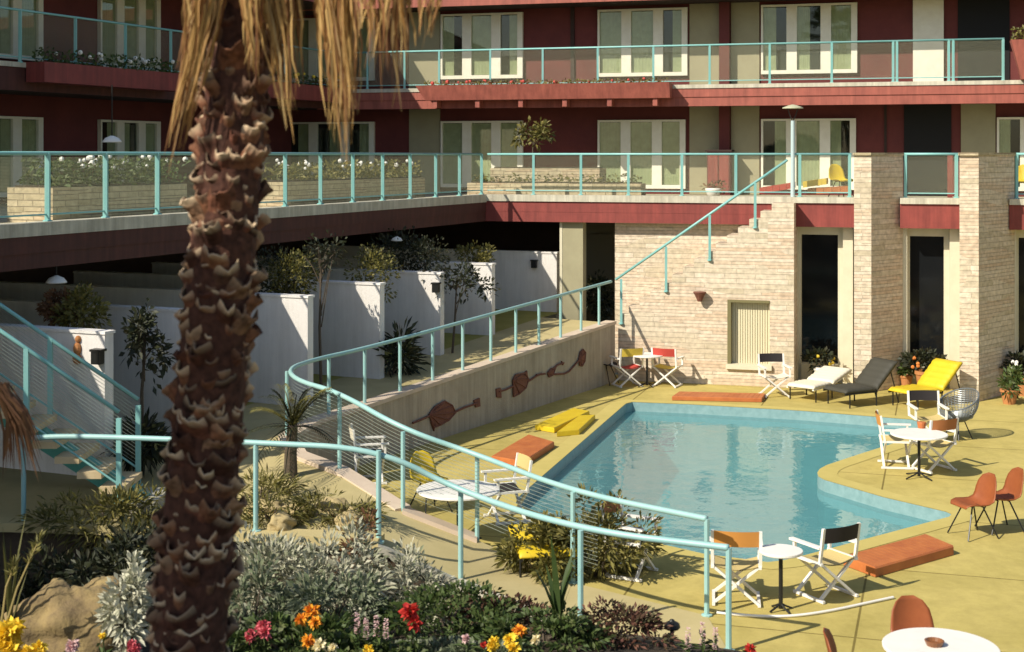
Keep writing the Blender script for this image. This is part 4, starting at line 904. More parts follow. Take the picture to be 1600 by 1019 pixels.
# hose
hp = [gnd(x, y) + Vector((0, 0, .02)) for x, y in ((1120, 960), (1180, 966), (1240, 966), (1300, 957), (1350, 946), (1396, 936))]
tag(MB().tube(smooth_pts(hp, 3), .017, 6).build('garden_hose', WHITE, smooth=True), 'white hose curving over the deck under the little table', 'hose')

# ------------------------------------------------------------------ terrace things
def planter(label, P0, x0, x1, q0, q1, z0, h, m=STONE2):
    t = thing('stone_planter', label, 'planter', P0(x0, q0, z0), 'stone planters on the terrace'); m_ = MB()
    m_.hexa([P0(x0, q0, z0), P0(x1, q0, z0), P0(x1, q1, z0), P0(x0, q1, z0), P0(x0, q0, z0 + h), P0(x1, q0, z0 + h), P0(x1, q1, z0 + h), P0(x0, q1, z0 + h)]); m_.build('box', m, t, uv=True)
    m_ = MB(); k = .08; m_.hexa([P0(x0 + k, q0 + k, z0 + h + .002), P0(x1 - k, q0 + k, z0 + h + .002), P0(x1 - k, q1 - k, z0 + h + .002), P0(x0 + k, q1 - k, z0 + h + .002), P0(x0 + k, q0 + k, z0 + h + .03), P0(x1 - k, q0 + k, z0 + h + .03), P0(x1 - k, q1 - k, z0 + h + .03), P0(x0 + k, q1 - k, z0 + h + .03)]); m_.build('soil', SOIL, t)
PBK = lambda p, q, z: BK(p, q, z); PLW = lambda r, e, z: LW(-r, -e, z)
planter('long low stone planter near the inner terrace corner', PBK, bp(730, .9), bp(1002, .9), .9, 1.5, TZ, .36)
planter('higher stone planter with a small tree, behind the low one', PBK, bp(766, 2.0), bp(937, 2.0), 2.0, 2.8, TZ, .72)
planter('stone planter full of white flowers on the left terrace', PLW, -lp(82, -1.0), -lp(292, -1.0), 1.0, 1.9, TZ, .55)
planter('stone planter on the left terrace behind the hanging fronds', PLW, -lp(442, -1.0), -lp(664, -1.0), 1.0, 1.9, TZ, .52)
tree('small yellow green tree growing from the terrace planter', BK(bp(835, 2.4), 2.4, TZ + .7), 1.15, (.38, .38, .5), 330, .15, 'olive', 21, None, (.0, 0), .03, name='terrace_tree', lift=.75)
def bedplants(name, label, P0, x0, x1, q0, q1, z, n, leaf, m, seed, flowers=None, h=.3):
    rg = random.Random(seed); t = thing(name, label, 'plants', P0((x0 + x1) / 2, (q0 + q1) / 2, z)); f_ = MB()
    for _ in range(n):
        p = P0(rg.uniform(x0, x1), rg.uniform(q0, q1), z + rg.random() ** 1.5 * h); d = rdir(rg); d.z = abs(d.z); f_.leaf(p, d.normalized(), rdir(rg), leaf * rg.uniform(.6, 1.3), leaf * .45, .2)
    f_.build('foliage', LF[m], t)
    if flowers:
        g_ = MB()
        for _ in range(n // 40): g_.ball(P0(rg.uniform(x0, x1), rg.uniform(q0, q1), z + h * rg.uniform(.7, 1.2)), rg.uniform(.03, .055), 6, 4)
        g_.build('blossom', flowers, t)
bedplants('planter_flowers', 'white flowers and greenery in the left terrace planter', PLW, -lp(84, -1.1), -lp(290, -1.1), 1.05, 1.85, TZ + .56, 1300, .14, 'green', 31, mat('white_petals', (.75, .73, .66), .8), .4)
bedplants('planter_greenery', 'green plants in the terrace planter behind the hanging fronds', PLW, -lp(444, -1.1), -lp(662, -1.1), 1.05, 1.85, TZ + .53, 1100, .15, 'olive', 32, mat('white_petals', (.75, .73, .66), .8), .35)
bedplants('planter_greenery', 'tufts of green in the low planter near the terrace corner', PBK, bp(735, 1), bp(1000, 1), .98, 1.42, TZ + .37, 350, .12, 'olive', 33, None, .18)
bedplants('flower_box_plants', 'trailing plants in the long salmon flower box', PBK, f0 + .1, f1 - .1, QB - .5, QB - .16, BZ + .05, 800, .1, 'olive', 34, mat('red_petals', (.5, .08, .06), .8), .14)
PL2 = lambda r, e, z: LW(r, e, z)
bedplants('flower_box_plants', 'pale flowers in the flower box on the left balcony', PL2, g0, g1, EB + .14, EB + .5, BZ + .02, 700, .12, 'green', 35, mat('white_petals', (.75, .73, .66), .8), .3)
bedplants('flower_box_plants', 'green plants in the balcony flower box behind the palm', PL2, g2, g3, EB + .14, EB + .5, BZ + .02, 500, .12, 'green', 36, mat('yellow_petals', (.7, .5, .05), .8), .3)
bedplants('flower_box_plants', 'light green plants in the flower box at the right edge', PBK, bp(1583, QB - .5), bp(1690, QB - .5), QB - .5, QB - .16, BZ + .98, 300, .14, 'olive', 37, None, .3)
# terrace lamp post
c = BK(bp(1238, -.2), .0, TZ + .1); t = thing('lamp_post', 'slim lamp post with flat disc shade at the stair head', 'lamp post', c)
MB().tube([c, c + Vector((0, 0, 1.75))], [.05, .045], 10).build('pole', mat('pale_blue_paint', (.42, .52, .52), .5), t)
m_ = MB()
for a in (-1, 1): m_.tube([c + Vector((0, 0, 1.72)), c + Vector((a * .06, 0, 1.86)), c + Vector((a * .12, 0, 2.03))], .012, 5)
m_.build('bracket', METAL, t); MB().lathe(c + Vector((0, 0, 2.03)), [(.24, 0), (.235, .02), (.1, .07), (.02, .09)], 20).build('shade', mat('olive_enamel', (.42, .42, .28), .6), t)
# terrace seats and pads
def rb_pad(label, x0, x1, q0, z0, z1, m, cat='pad', h=.14):
    t_ = MB(); n = 5; p0, p1 = bp(x0, q0), bp(x1, q0)
    for i in range(n):
        a = p0 + (p1 - p0) * i / n; b = p0 + (p1 - p0) * (i + .96) / n; za = z0 + (z1 - z0) * i / n; zb = z0 + (z1 - z0) * (i + 1) / n
        t_.hexa([BK(a, q0, za), BK(b, q0, zb), BK(b, q0 + .7, zb), BK(a, q0 + .7, za), BK(a, q0, za + h), BK(b, q0, zb + h), BK(b, q0 + .7, zb + h), BK(a, q0 + .7, za + h)])
    return tag(t_.build('terrace_pad', m), label, cat, 'pads on the terrace')
rb_pad('red pad on the terrace behind the stair railing', 1187, 1240, .55, TZ + .15, TZ + .28, REDCAN)
rb_pad('yellow pad on the terrace left of the first pier', 1255, 1292, .5, TZ + .30, TZ + .38, YELCAN)
rb_pad('red and orange pad under the yellow one, beside the first pier', 1262, 1327, .45, TZ + .14, TZ + .2, ORANGE)
tb = shell_chair('yellow shell chair on the terrace, before the window by the pier', YELLOW, 'terrace chairs'); place(tb, BK(bp(1315, 1.9), 1.9, TZ), 20, 1)
dup(tb, BK(bp(1600, 1.5), 1.5, TZ), radians(-25), 'yellow shell chair on the terrace at the right edge')
t = thing('cabinet', 'dark red cabinet standing on the terrace against the panels', 'cabinet', BK(bp(1123, 4.5), 4.5, TZ))
m_ = MB(); bbox(m_, bp(1105, 4.4), bp(1141, 4.4), 4.4, 4.9, TZ + .002, TZ + 1.15); m_.build('body', RED, t)
m_ = MB(); bbox(m_, bp(1104, 4.4) - .03, bp(1142, 4.4) + .03, 4.36, 4.94, TZ + 1.15, TZ + 1.2); m_.build('top', DARKW, t)
m_ = MB(); bbox(m_, bp(1107, 4.4), bp(1122, 4.4), 4.38, 4.399, TZ + .05, TZ + 1.1); bbox(m_, bp(1124, 4.4), bp(1139, 4.4), 4.38, 4.399, TZ + .05, TZ + 1.1); m_.build('door', REDF, t)
c = BK(bp(1115, 1.6), 1.6, TZ); t = thing('flower_pot', 'white pot with orange flowers on the terrace', 'pot', c)
MB().lathe(c, [(.12, 0), (.2, .2), (.21, .24), (.17, .25)], 16).build('pot', WHITE, t, smooth=True); f_ = MB(); foliage(f_, c + Vector((0, 0, .3)), (.2, .2, .12), 120, .1, .06, random.Random(3), 6, .6); f_.build('foliage', LF['brown'], t)

# potted plants at the windows
def potted(label, c, r, h, m, n, rad, seed, pot_m=TERRA, bloom=None):
    t = thing('potted_plant', label, 'potted plant', c, 'plants by the tall windows')
    MB().lathe(c, [(r * .72, 0), (r, h * .82), (r * 1.12, h * .83), (r * 1.12, h), (r * .9, h), (r * .9, h * .95)], 18).build('pot', pot_m, t)
    rg = random.Random(seed); f_ = MB(); foliage(f_, c + Vector((0, 0, h + rad[2] * .7)), rad, n, .14, .07, rg, 9, .5); f_.build('foliage', LF[m], t)
    if bloom:
        g_ = MB()
        for _ in range(9): d = rdir(rg); g_.ball(c + Vector((d.x * rad[0], d.y * rad[1] - .05, h + rad[2] * (.8 + d.z * .6))), .042, 6, 5)
        g_.build('blossom', bloom, t)
potted('terracotta pot with a leafy plant beside the second pier', gnd(1577, 631), .17, .3, 'green', 300, (.23, .23, .26), 41)
potted('orange flowered plant in a pot behind the yellow lounger', BK(bp(1446, -.5), -.5, 0), .2, .45, 'dark', 520, (.42, .25, .22), 42, TERRA, mat('orange_petals', (.62, .2, .04), .8))
potted('dark green plant in a pot behind the charcoal lounger', gnd(1416, 606), .13, .28, 'green', 260, (.2, .2, .24), 43)
potted('white flowered plant in a pot at the right window', BK(bp(1600, -.5), -.5, 0), .2, .45, 'dark', 360, (.34, .25, .25), 44, TERRA, mat('white_petals', (.75, .73, .66), .8))
potted('yellow flowered plant standing in a pale pot before the first tall window', BK(bp(1284, -.35), -.35, 0), .16, .42, 'dark', 260, (.28, .22, .22), 45, WHITE, mat('yellow_petals', (.7, .5, .05), .8))

# ------------------------------------------------------------------ palm in the foreground
pz = 8.0
def pc(py): return at(293 + (1019 - py) * .088, py, pz)
palm = thing('palm_tree', 'leaning palm trunk covered in old leaf bases, with dead fronds hanging', 'palm tree', pc(1235))
base = pc(1235); topP = pc(-1250); ax = (topP - base)
TM = bpy.data.materials.new('palm_trunk_bark'); TM.use_nodes = True; tn = TM.node_tree; pr_ = tn.nodes['Principled BSDF']; pr_.inputs['Roughness'].default_value = .85; pr_.inputs['Specular IOR Level'].default_value = .2
gg = tn.nodes.new('ShaderNodeNewGeometry'); cr = tn.nodes.new('ShaderNodeValToRGB'); tn.links.new(gg.outputs['Random Per Island'], cr.inputs[0])
for i, c in enumerate([(.030, .014, .010), (.13, .048, .028), (.22, .098, .05), (.062, .024, .016), (.31, .18, .10)]):
    if i > 1: cr.color_ramp.elements.new(i / 4)
    cr.color_ramp.elements[i].position = i / 4; cr.color_ramp.elements[i].color = (*c, 1)
tcx = tn.nodes.new('ShaderNodeTexCoord'); nx_ = tn.nodes.new('ShaderNodeTexNoise'); nx_.inputs['Scale'].default_value = 22; nx_.inputs['Detail'].default_value = 6; tn.links.new(tcx.outputs['Object'], nx_.inputs['Vector'])
mr_ = tn.nodes.new('ShaderNodeMapRange'); mr_.inputs[1].default_value = .3; mr_.inputs[2].default_value = .7; mr_.inputs[3].default_value = .45; mr_.inputs[4].default_value = 1.35; tn.links.new(nx_.outputs['Fac'], mr_.inputs[0])
mm_ = tn.nodes.new('ShaderNodeMixRGB'); mm_.blend_type = 'MULTIPLY'; mm_.inputs[0].default_value = 1; tn.links.new(cr.outputs[0], mm_.inputs[1]); tn.links.new(mr_.outputs[0], mm_.inputs[2]); at_ = tn.nodes.new('ShaderNodeAttribute'); at_.attribute_name = 'cut_end'; mc_ = tn.nodes.new('ShaderNodeMixRGB'); tn.links.new(at_.outputs['Fac'], mc_.inputs[0]); tn.links.new(mm_.outputs[0], mc_.inputs[1]); mc_.inputs[2].default_value = (.66, .50, .32, 1); tn.links.new(mc_.outputs[0], pr_.inputs['Base Color'])
bm_ = tn.nodes.new('ShaderNodeBump'); bm_.inputs['Strength'].default_value = .7; bm_.inputs['Distance'].default_value = .02; tn.links.new(nx_.outputs['Fac'], bm_.inputs['Height']); tn.links.new(bm_.outputs[0], pr_.inputs['Normal'])
tk = MB(); ntr = 26; tips = []
core = [base.lerp(topP, i / ntr) for i in range(ntr + 1)]; rad_at = lambda s: .222 - .056 * min(1, s * 1.84)
tk.tube(core, [rad_at(i / ntr) for i in range(ntr + 1)], 16)
Lx = ax.normalized(); sx_ = Vector((1, 0, 0)) - Lx * Lx.x; sx_.normalize(); sy_ = Lx.cross(sx_)
rg = random.Random(11); rows_ = 96; per = 12
for i in range(rows_):
    s = (i + .5) / rows_; r = rad_at(s)
    for j in range(per):
        a = 2 * pi * (j + (i % 2) * .5) / per + rg.uniform(-.16, .16) + i * .05
        ss = s + rg.uniform(-.0075, .0075); c = base.lerp(topP, ss); o_ = sx_ * cos(a) + sy_ * sin(a); tg = Lx.cross(o_).normalized()
        if rg.random() < .04: continue
        wd = .062 * rg.uniform(.55, 1.4) * (r / .18); ln = .10 * rg.uniform(.45, 1.5); out = rg.uniform(.25, .85); thk = .016
        A0 = []; A1 = []; tp_ = []; pal = rg.random() ** 1.4; tw_ = rg.uniform(-.35, .35)
        nseg = 6; nl = 4
        for l in range(nl):
            f_ = l / (nl - 1); ctr = c + o_ * (r * .86 + ln * out * f_ * (.55 + .45 * f_)) + Lx * (ln * (f_ * .95 - .15))
            ww = wd * (1.05 - .12 * f_) * (1 if l < nl - 1 else .82)
            for k in range(nseg + 1):
                q = -1 + 2 * k / nseg; cup = (q * q) * .038 * (.5 + f_ * .9); jag = (rg.uniform(-.012, .012) if l == nl - 1 else 0)
                pnt = ctr + tg * ww * q + Lx * (q * ww * tw_) - o_ * cup * .8 + Lx * (cup * .18 * f_ + jag - (.03 * (1 - q * q) * f_)); tp_.append(pal * max(0, f_ * 3 - 2)); A0.append(pnt); A1.append(pnt + (o_ * .8 - Lx * .6) * thk * (1.3 - .6 * f_))
        n1 = nseg + 1; o1_ = len(A0); fs = []
        for l in range(nl - 1):
            for k in range(nseg): fs += [(l * n1 + k, l * n1 + k + 1, (l + 1) * n1 + k + 1, (l + 1) * n1 + k), (o1_ + (l + 1) * n1 + k, o1_ + (l + 1) * n1 + k + 1, o1_ + l * n1 + k + 1, o1_ + l * n1 + k)]
        tl = (nl - 1) * n1
        for k in range(nseg): fs.append((tl + k, tl + k + 1, o1_ + tl + k + 1, o1_ + tl + k))
        for l in range(nl - 1): fs += [(l * n1, (l + 1) * n1, o1_ + (l + 1) * n1, o1_ + l * n1), ((l + 1) * n1 + nseg, l * n1 + nseg, o1_ + l * n1 + nseg, o1_ + (l + 1) * n1 + nseg)]
        tips += tp_ + tp_; tk.add(A0 + A1, fs)
tko = tk.build('trunk', TM, palm); ca_ = tko.data.attributes.new('cut_end', 'FLOAT', 'POINT'); ca_.data.foreach_set('value', [0.0] * (len(tk.v) - len(tips)) + tips)
STRAW = mat('dead_straw_frond', (.46, .28, .09), .8, island=[(.56, .36, .13), (.32, .15, .05), (.2, .085, .035), (.62, .46, .2)], trans=.25)
def dead_frond(px0, px1, py1, Z, n, seed, wtop, wbot, short=.5, py0=-70):
    rg = random.Random(seed); m_ = MB(); a = at(px0, py0, Z); b = at(px1, py1, Z); hub = pc(-420) + Vector((0, -.1, 0))
    for i in range(n):
        u = rg.uniform(-1, 1); e = short + (1 - short) * rg.random() ** .8; e *= 1 - .25 * u * u
        P = [hub + Vector((u * .12, rg.uniform(-.12, .12), rg.uniform(-.2, .2)))]; bow = rg.uniform(-.03, .05); w0 = rg.uniform(.004, .011); tw = rg.uniform(0, pi)
        for k in range(6):
            f = k / 5; c = a.lerp(b, f * e); sp = wtop + (wbot - wtop) * f ** .7
            P.append(c + Vector((u * sp + bow * sin(f * pi) + .012 * sin(f * 9 + i), (rg.uniform(-1, 1) if k == 0 else 0) * sp * .8 + .05 * sin(i * 2.1), .0)))
        d = Vector((cos(tw), sin(tw), 0)); ww = [.8, 1, 1.1, 1, .8, .5, .12]
        m_.strip([p - d * w0 * q for p, q in zip(P, ww)], [p + d * w0 * q for p, q in zip(P, ww)])
    m_.build('dead_frond', STRAW, palm)
dead_frond(338, 266, 275, 7.75, 90, 1, 0.063, 0.063, .45)
dead_frond(312, 290, 175, 7.70, 40, 12, 0.045, 0.054, .35)
dead_frond(412, 456, 225, 7.80, 60, 2, 0.081, 0.054, .35)
dead_frond(388, 400, 150, 7.70, 40, 14, 0.045, 0.045, .3)
dead_frond(450, 466, 160, 7.80, 26, 13, 0.054, 0.054, .3)
dead_frond(508, 538, 275, 7.80, 75, 3, 0.072, 0.072, .4)
dead_frond(532, 552, 215, 7.80, 40, 15, 0.063, 0.045, .4)
dead_frond(575, 588, 120, 7.40, 40, 4, 0.090, 0.090, .3)
dead_frond(640, 642, 90, 7.40, 40, 5, 0.117, 0.117, .25)
dead_frond(606, 616, 190, 7.40, 26, 16, 0.072, 0.090, .4)
dead_frond(680, 672, 60, 7.40, 26, 17, 0.072, 0.072, .3)
# live fan leaves above the frame
GF = mat('fan_palm_green', (.07, .10, .02), .55, island=[(.11, .14, .035), (.045, .07, .015)], trans=.3)
rg = random.Random(5)
for i in range(20):
    a = 2 * pi * i / 20 + rg.uniform(-.1, .1); el = rg.uniform(.05, .9); d = Vector((cos(a) * cos(el), sin(a) * cos(el), sin(el))); st_ = topP; Ls = rg.uniform(1.3, 1.9); hub = st_ + d * Ls
    m_ = MB(); m_.tube([st_, st_ + d * Ls * .5 + Vector((0, 0, .05)), hub], [.03, .022, .014], 5)
    side = d.cross(Vector((0, 0, 1))).normalized(); upv = side.cross(d)
    for k in range(22):
        an = -2.0 + 4.0 * k / 21; dd = (d * cos(an) + side * sin(an)).normalized(); l_ = 1.05 * (1 - .12 * abs(an)); m_.leaf(hub, dd, upv, l_, .09, .22)
    m_.build('green_frond', GF, palm)

# hanging dry frond at the left edge
dry = thing('dry_frond', 'rust coloured dry palm leaf dangling at the left edge', 'palm leaf', at(20, 640, 12))
m_ = MB(); rg = random.Random(9)
for i in range(60):
    st_ = at(-6 + rg.uniform(0, 14), 600, 12) + Vector((0, rg.uniform(-.1, .1), 0)); en = at(rg.choice([10, 28, 48, 60]) + rg.uniform(-8, 8), rg.uniform(690, 765), 12); mid = st_.lerp(en, .5) + Vector((.05, 0, .03)); d = Vector((rg.uniform(.005, .013), .006, 0))
    m_.add([st_ - d, st_ + d, mid + d, mid - d, en], [(0, 1, 2, 3), (3, 2, 4)])
m_.build('leaflets', LF['brown'], dry)
m_ = MB(); m_.tube([at(-60, 470, 12), at(-20, 540, 12), at(0, 605, 12)], [.03, .02, .012], 6); m_.build('stalk', BARK, dry)

# ------------------------------------------------------------------ foreground planting
def gpt(px, py, Z): v = at(px, py, Z); return Vector((v.x, v.y, gh(v.x, v.y)))
def gb(px, Z): x = (px - CX) * Z / F; return Vector((x, Z, gh(x, Z)))
shrub('silver_shrub', 'broad silvery shrub just right of the palm trunk', 'shrub', gb(420, 15.3), (.75, .6, .68), 3600, .11, .035, 'silver', 61, 'silver leaved shrubs', clumps=46, spread=.26)
shrub('silver_shrub', 'silvery shrub in the middle of the flower bed, left of the rusty bush', 'shrub', gb(520, 15.1), (.62, .55, .66), 2800, .11, .035, 'silver', 62, 'silver leaved shrubs', clumps=36, spread=.26)
shrub('silver_shrub', 'rounded silvery shrub next to the path kerb', 'shrub', gb(646, 15.4), (.5, .5, .62), 2600, .10, .03, 'silver', 63, 'silver leaved shrubs', clumps=36, spread=.28)
shrub('silver_shrub', 'low grey green shrub at the foot of the palm trunk', 'shrub', gb(395, 13.9), (.5, .45, .4), 1600, .10, .04, 'grey', 64, 'silver leaved shrubs', clumps=24, spread=.3)
shrub('silver_shrub', 'low grey green shrub behind the orange flowers', 'shrub', gb(520, 13.9), (.55, .45, .36), 1600, .09, .035, 'grey', 65, 'silver leaved shrubs', clumps=26, spread=.3)
shrub('rusty_shrub', 'rust brown shrub between the silvery ones', 'shrub', gb(575, 15.9), (.42, .4, .72), 1500, .09, .035, 'brown', 66, clumps=22, spread=.3)
shrub('dusty_miller', 'tall whitish felted plant left of the palm trunk', 'plant', gb(196, 12.6), (.17, .17, .5), 1500, .09, .04, 'white', 67, clumps=24, spread=.3, lift=.95)
shrub('dark_shrub', 'dark shaded shrub under the path edge at left', 'shrub', gb(120, 16.4), (.8, .5, .62), 2000, .14, .05, 'dark', 68, 'dark shrubs under the path', clumps=30, spread=.3)
shrub('dark_shrub', 'dark reddish shrub between the boulder and the palm', 'shrub', gb(190, 15.2), (.6, .5, .7), 1600, .12, .045, 'dark', 69, 'dark shrubs under the path', clumps=26, spread=.3)
shrub('dark_shrub', 'tan green weeds tumbling over the kerb at left', 'shrub', Vector((-5.0, 17.5, .3)), (.9, .35, .5), 1700, .15, .03, 'olive', 70, 'dark shrubs under the path', clumps=30, spread=.3)
shrub('ground_cover', 'green mat of leaves below the red flower', 'plant', gb(700, 13.8), (.75, .6, .26), 2200, .08, .04, 'green', 71, 'low plants along the kerb', clumps=44, spread=.26)
shrub('ground_cover', 'maroon mat of leaves along the path kerb', 'plant', gb(775, 14.4), (.62, .5, .2), 2000, .07, .035, 'maroon', 72, 'low plants along the kerb', clumps=44, spread=.26)
shrub('ground_cover', 'maroon mat of leaves left of the mushroom lamp', 'plant', gb(960, 13.8), (.62, .4, .2), 1700, .07, .03, 'maroon', 73, 'low plants along the kerb', clumps=40, spread=.26)
shrub('ground_cover', 'green low plants at the bottom edge among the flowers', 'plant', gb(450, 13.2), (.85, .4, .16), 1800, .09, .045, 'green', 74, 'low plants along the kerb', clumps=40, spread=.26)
shrub('ground_cover', 'green low plants at the bottom edge by the yellow flowers', 'plant', gb(850, 13.4), (.6, .4, .15), 1300, .08, .04, 'green', 75, 'low plants along the kerb', clumps=30, spread=.26)
shrub('olive_bush', 'large olive bush beside the path, in front of the pool', 'bush', Vector((1.05, 17.35, 0)), (.70, .45, .56), 3000, .11, .035, 'olive', 76, clumps=44, spread=.26)
shrub('olive_bush', 'smaller yellow green bush left of the large olive one', 'bush', Vector((.42, 17.3, 0)), (.5, .36, .42), 1700, .11, .04, 'olive', 77, clumps=24, spread=.3)

def boulder(label, c, rad, seed, name='boulder', m=ROCK, grp=None):
    return tag(MB().ball(c, rad, 48, 34, .38, seed).build(name, m, smooth=True), label, 'rock', grp)
shrub('ground_cover', 'dark green leaves along the bottom edge between palm and pink spikes', 'plant', gb(545, 12.7), (.7, .3, .08), 1300, .08, .04, 'green', 78, 'low plants along the kerb', clumps=34, spread=.26)
shrub('ground_cover', 'grey green leaves along the bottom edge under the yellow flowers', 'plant', gb(720, 12.9), (.7, .3, .08), 1300, .08, .04, 'grey', 79, 'low plants along the kerb', clumps=34, spread=.26)
shrub('dark_shrub', 'tan weeds over the kerb close to the palm trunk', 'shrub', Vector((-4.1, 17.2, .1)), (.6, .3, .42), 1200, .15, .03, 'olive', 80, 'dark shrubs under the path', clumps=24, spread=.3)
boulder('large ochre boulder in the lower left flower bed', at(110, 985, 12.9), (.55, .4, .38), 3)
boulder('smaller ochre rock on the right shoulder of the large boulder', at(165, 925, 13.2), (.18, .18, .12), 8)
for i, (px, py, rx) in enumerate(((415, 802, .24), (470, 806, .2), (520, 800, .22), (568, 806, .2), (545, 822, .16), (440, 824, .16))):
    z = .62; p = gnd(px, py, z); boulder(['flat buff stone at the palm end of the rock edging', 'flat buff stone under the little palm', 'buff stone before the little palm, in the rear row', 'buff stone nearest the railing post', 'small buff stone in the front row, right', 'small buff stone in the front row, left'][i], p + Vector((0, 0, .05)), (rx, .16, .12), 20 + i, 'edging_stone', STONE2 if False else mat('buff_rock', (.42, .33, .16), .95, var=(.26, .2, .1), scale=5, bump=.8, bscale=18), 'edging stones beside the path')

# sword leaf clumps
def blades(name, label, base, n, l, seed, m='dark', w_=.05, lean=.5, group=None):
    rg = random.Random(seed); t = thing(name, label, 'plant', base, group)
    for i in range(n):
        a = rg.uniform(0, 2 * pi); k = rg.uniform(.1, lean); d = Vector((cos(a) * k, sin(a) * k, 1)); Lf = l * rg.uniform(.6, 1.1); pts = [base + Vector((d.x * Lf * f * f, d.y * Lf * f * f, Lf * f * (1 - .12 * f * k))) for f in (0, .25, .5, .75, 1)]
        sd = Vector((-sin(a), cos(a), 0)); m_ = MB(); ww = [.4, .9, 1, .7, .05]
        m_.strip([p - sd * w_ * x / 2 + Vector((0, 0, 0)) for p, x in zip(pts, ww)], [p + sd * w_ * x / 2 for p, x in zip(pts, ww)]); m_.build('blade', LF[m], t)
    return t
blades('sword_plant', 'dark sword leaved plant at the kerb before the middle railing post', gb(712, 15.6), 6, .9, 81, 'dark', .07, .35, 'sword leaved plants')
blades('sword_plant', 'tall sword leaved plant crossing the path, left of the front railing post', gb(872, 13.6), 9, 1.0, 82, 'green', .07, .55, 'sword leaved plants')
blades('reed_clump', 'pale reeds rising at the left edge', gb(15, 12.6), 8, 1.3, 83, 'olive', .03, .3)

# little feathery palm on the landing
c = Vector((-3.05, 19.4, .74)); lp_t = thing('small_palm', 'small feathery palm inside the hairpin turn', 'palm tree', c); m_ = MB(); m_.tube([c, c + Vector((.0, .0, .35)), c + Vector((.03, 0, .75))], [.10, .085, .07], 8); m_.build('trunk', BARK, lp_t)
rg = random.Random(17)
for i in range(17):
    a = 2 * pi * i / 17 + rg.uniform(-.2, .2); el = rg.uniform(-.15, 1.35); hd = Vector((cos(a), sin(a), 0)); st_ = c + Vector((.03, 0, .72)); m_ = MB(); pts = []; Lf = rg.uniform(.75, 1.15)
    for f in range(8): u = f / 7; pts.append(st_ + hd * Lf * u * cos(el) * (1 - .1 * u) + Vector((0, 0, Lf * u * sin(el) - .42 * u * u * Lf)))
    m_.tube(pts, [.012, .011, .01, .009, .008, .007, .005, .003], 4)
    for f in range(1, 8):
        for sub in (0, .33, .66):
            p_ = pts[f - 1].lerp(pts[f], sub); d0 = (pts[f] - pts[f - 1]).normalized(); sd = d0.cross(Vector((0, 0, 1))).normalized()
            for s in (-1, 1): m_.leaf(p_, (d0 * .6 + sd * s * .8 + Vector((0, 0, .15))).normalized(), Vector((0, 0, 1)), .26 * (1 - .4 * f / 8), .022, .25)
    m_.build('frond', LF['dark' if i % 3 else 'olive'], lp_t)
shrub('weed_tuft', 'dry yellowish tuft at the foot of the small palm', 'plant', Vector((-3.3, 18.4, .65)), (.5, .4, .22), 700, .16, .02, 'olive', 91, 'dry tufts on the landing', clumps=20, spread=.35)
shrub('weed_tuft', 'dry tuft behind the rock edging near the post', 'plant', Vector((-2.2, 17.6, .6)), (.5, .3, .2), 700, .14, .02, 'olive', 92, 'dry tufts on the landing', clumps=20, spread=.35)
shrub('weed_tuft', 'dry tuft behind the rock edging near the trunk', 'plant', Vector((-3.0, 17.55, .6)), (.45, .3, .2), 700, .14, .02, 'olive', 93, 'dry tufts on the landing', clumps=20, spread=.35)

# flowers
PET = {'red': mat('scarlet_petals', (.50, .02, .02), .7, island=[(.62, .05, .03), (.38, .012, .015)], trans=.2), 'orange': mat('marigold_petals', (.75, .28, .02), .7, island=[(.85, .42, .03), (.62, .14, .015)], trans=.2),
       'yellow': mat('lemon_petals', (.80, .55, .02), .7, island=[(.88, .66, .06), (.7, .42, .01)], trans=.2), 'pink': mat('pale_pink_petals', (.72, .48, .46), .7, island=[(.8, .6, .56), (.6, .34, .34)], trans=.2),
       'rose': mat('rose_petals', (.55, .07, .10), .7, island=[(.66, .16, .18), (.42, .03, .05)], trans=.2), 'cream': mat('cream_petals', (.78, .68, .38), .7, island=[(.85, .78, .55), (.7, .55, .2)], trans=.2)}
def flower(px, py, Z, size, col, label, seed, spike=False, n=1):
    Z -= .5; size *= .82; c = at(px, py, Z); g_ = Vector((c.x, c.y, gh(c.x, c.y))); rg = random.Random(seed); t = thing('flower', label, 'flower', g_, 'flowers in the foreground bed')
    heads = [(c + Vector((rg.uniform(-1, 1) * size * .9, rg.uniform(-1, 1) * size, rg.uniform(-.8, .8) * size)) if i else c) for i in range(n)]
    s_ = MB()
    for h in heads:
        m_ = MB()
        if spike:
            for i in range(70): f = rg.random(); a = rg.uniform(0, 2 * pi); r = size * .38 * (1 - .7 * f); p_ = h + Vector((cos(a) * r * .4, sin(a) * r * .4, size * (f * 2.6 - 1.2))); m_.leaf(p_, Vector((cos(a), sin(a), .4)).normalized(), Vector((0, 0, 1)), size * .34, size * .3, .2)
        else:
            for i in range(60): d = rdir(rg); d.z = d.z * .8 + .15; m_.leaf(h + d * size * .15, d.normalized(), rdir(rg), size * rg.uniform(.6, 1), size * .5, .15)
        m_.build('bloom', PET[col], t); s_.tube([g_ + (h - c) * .3, h.lerp(g_, .5) + Vector((.02, 0, 0)), h], [.008, .007, .006], 5)
    for i in range(10): z = rg.random(); p_ = g_.lerp(c, z * .8); d = rdir(rg); d.z = abs(d.z); s_.leaf(p_, d.normalized(), Vector((0, 0, 1)), .14, .04, .2)
    s_.build('stem', LF['green'], t)
flower(640, 955, 13.2, .12, 'red', 'scarlet flower standing tallest below the rounded silvery shrub', 1, n=1); flower(648, 973, 13.2, .10, 'red', 'scarlet bloom just below the tallest scarlet one', 2)
flower(487, 955, 13.2, .11, 'orange', 'big orange flower in the middle of the bed', 3); flower(470, 968, 13.2, .09, 'orange', 'orange red flower left of the big orange one', 4); flower(493, 972, 13.1, .09, 'orange', 'orange flower right under the big orange one', 5)
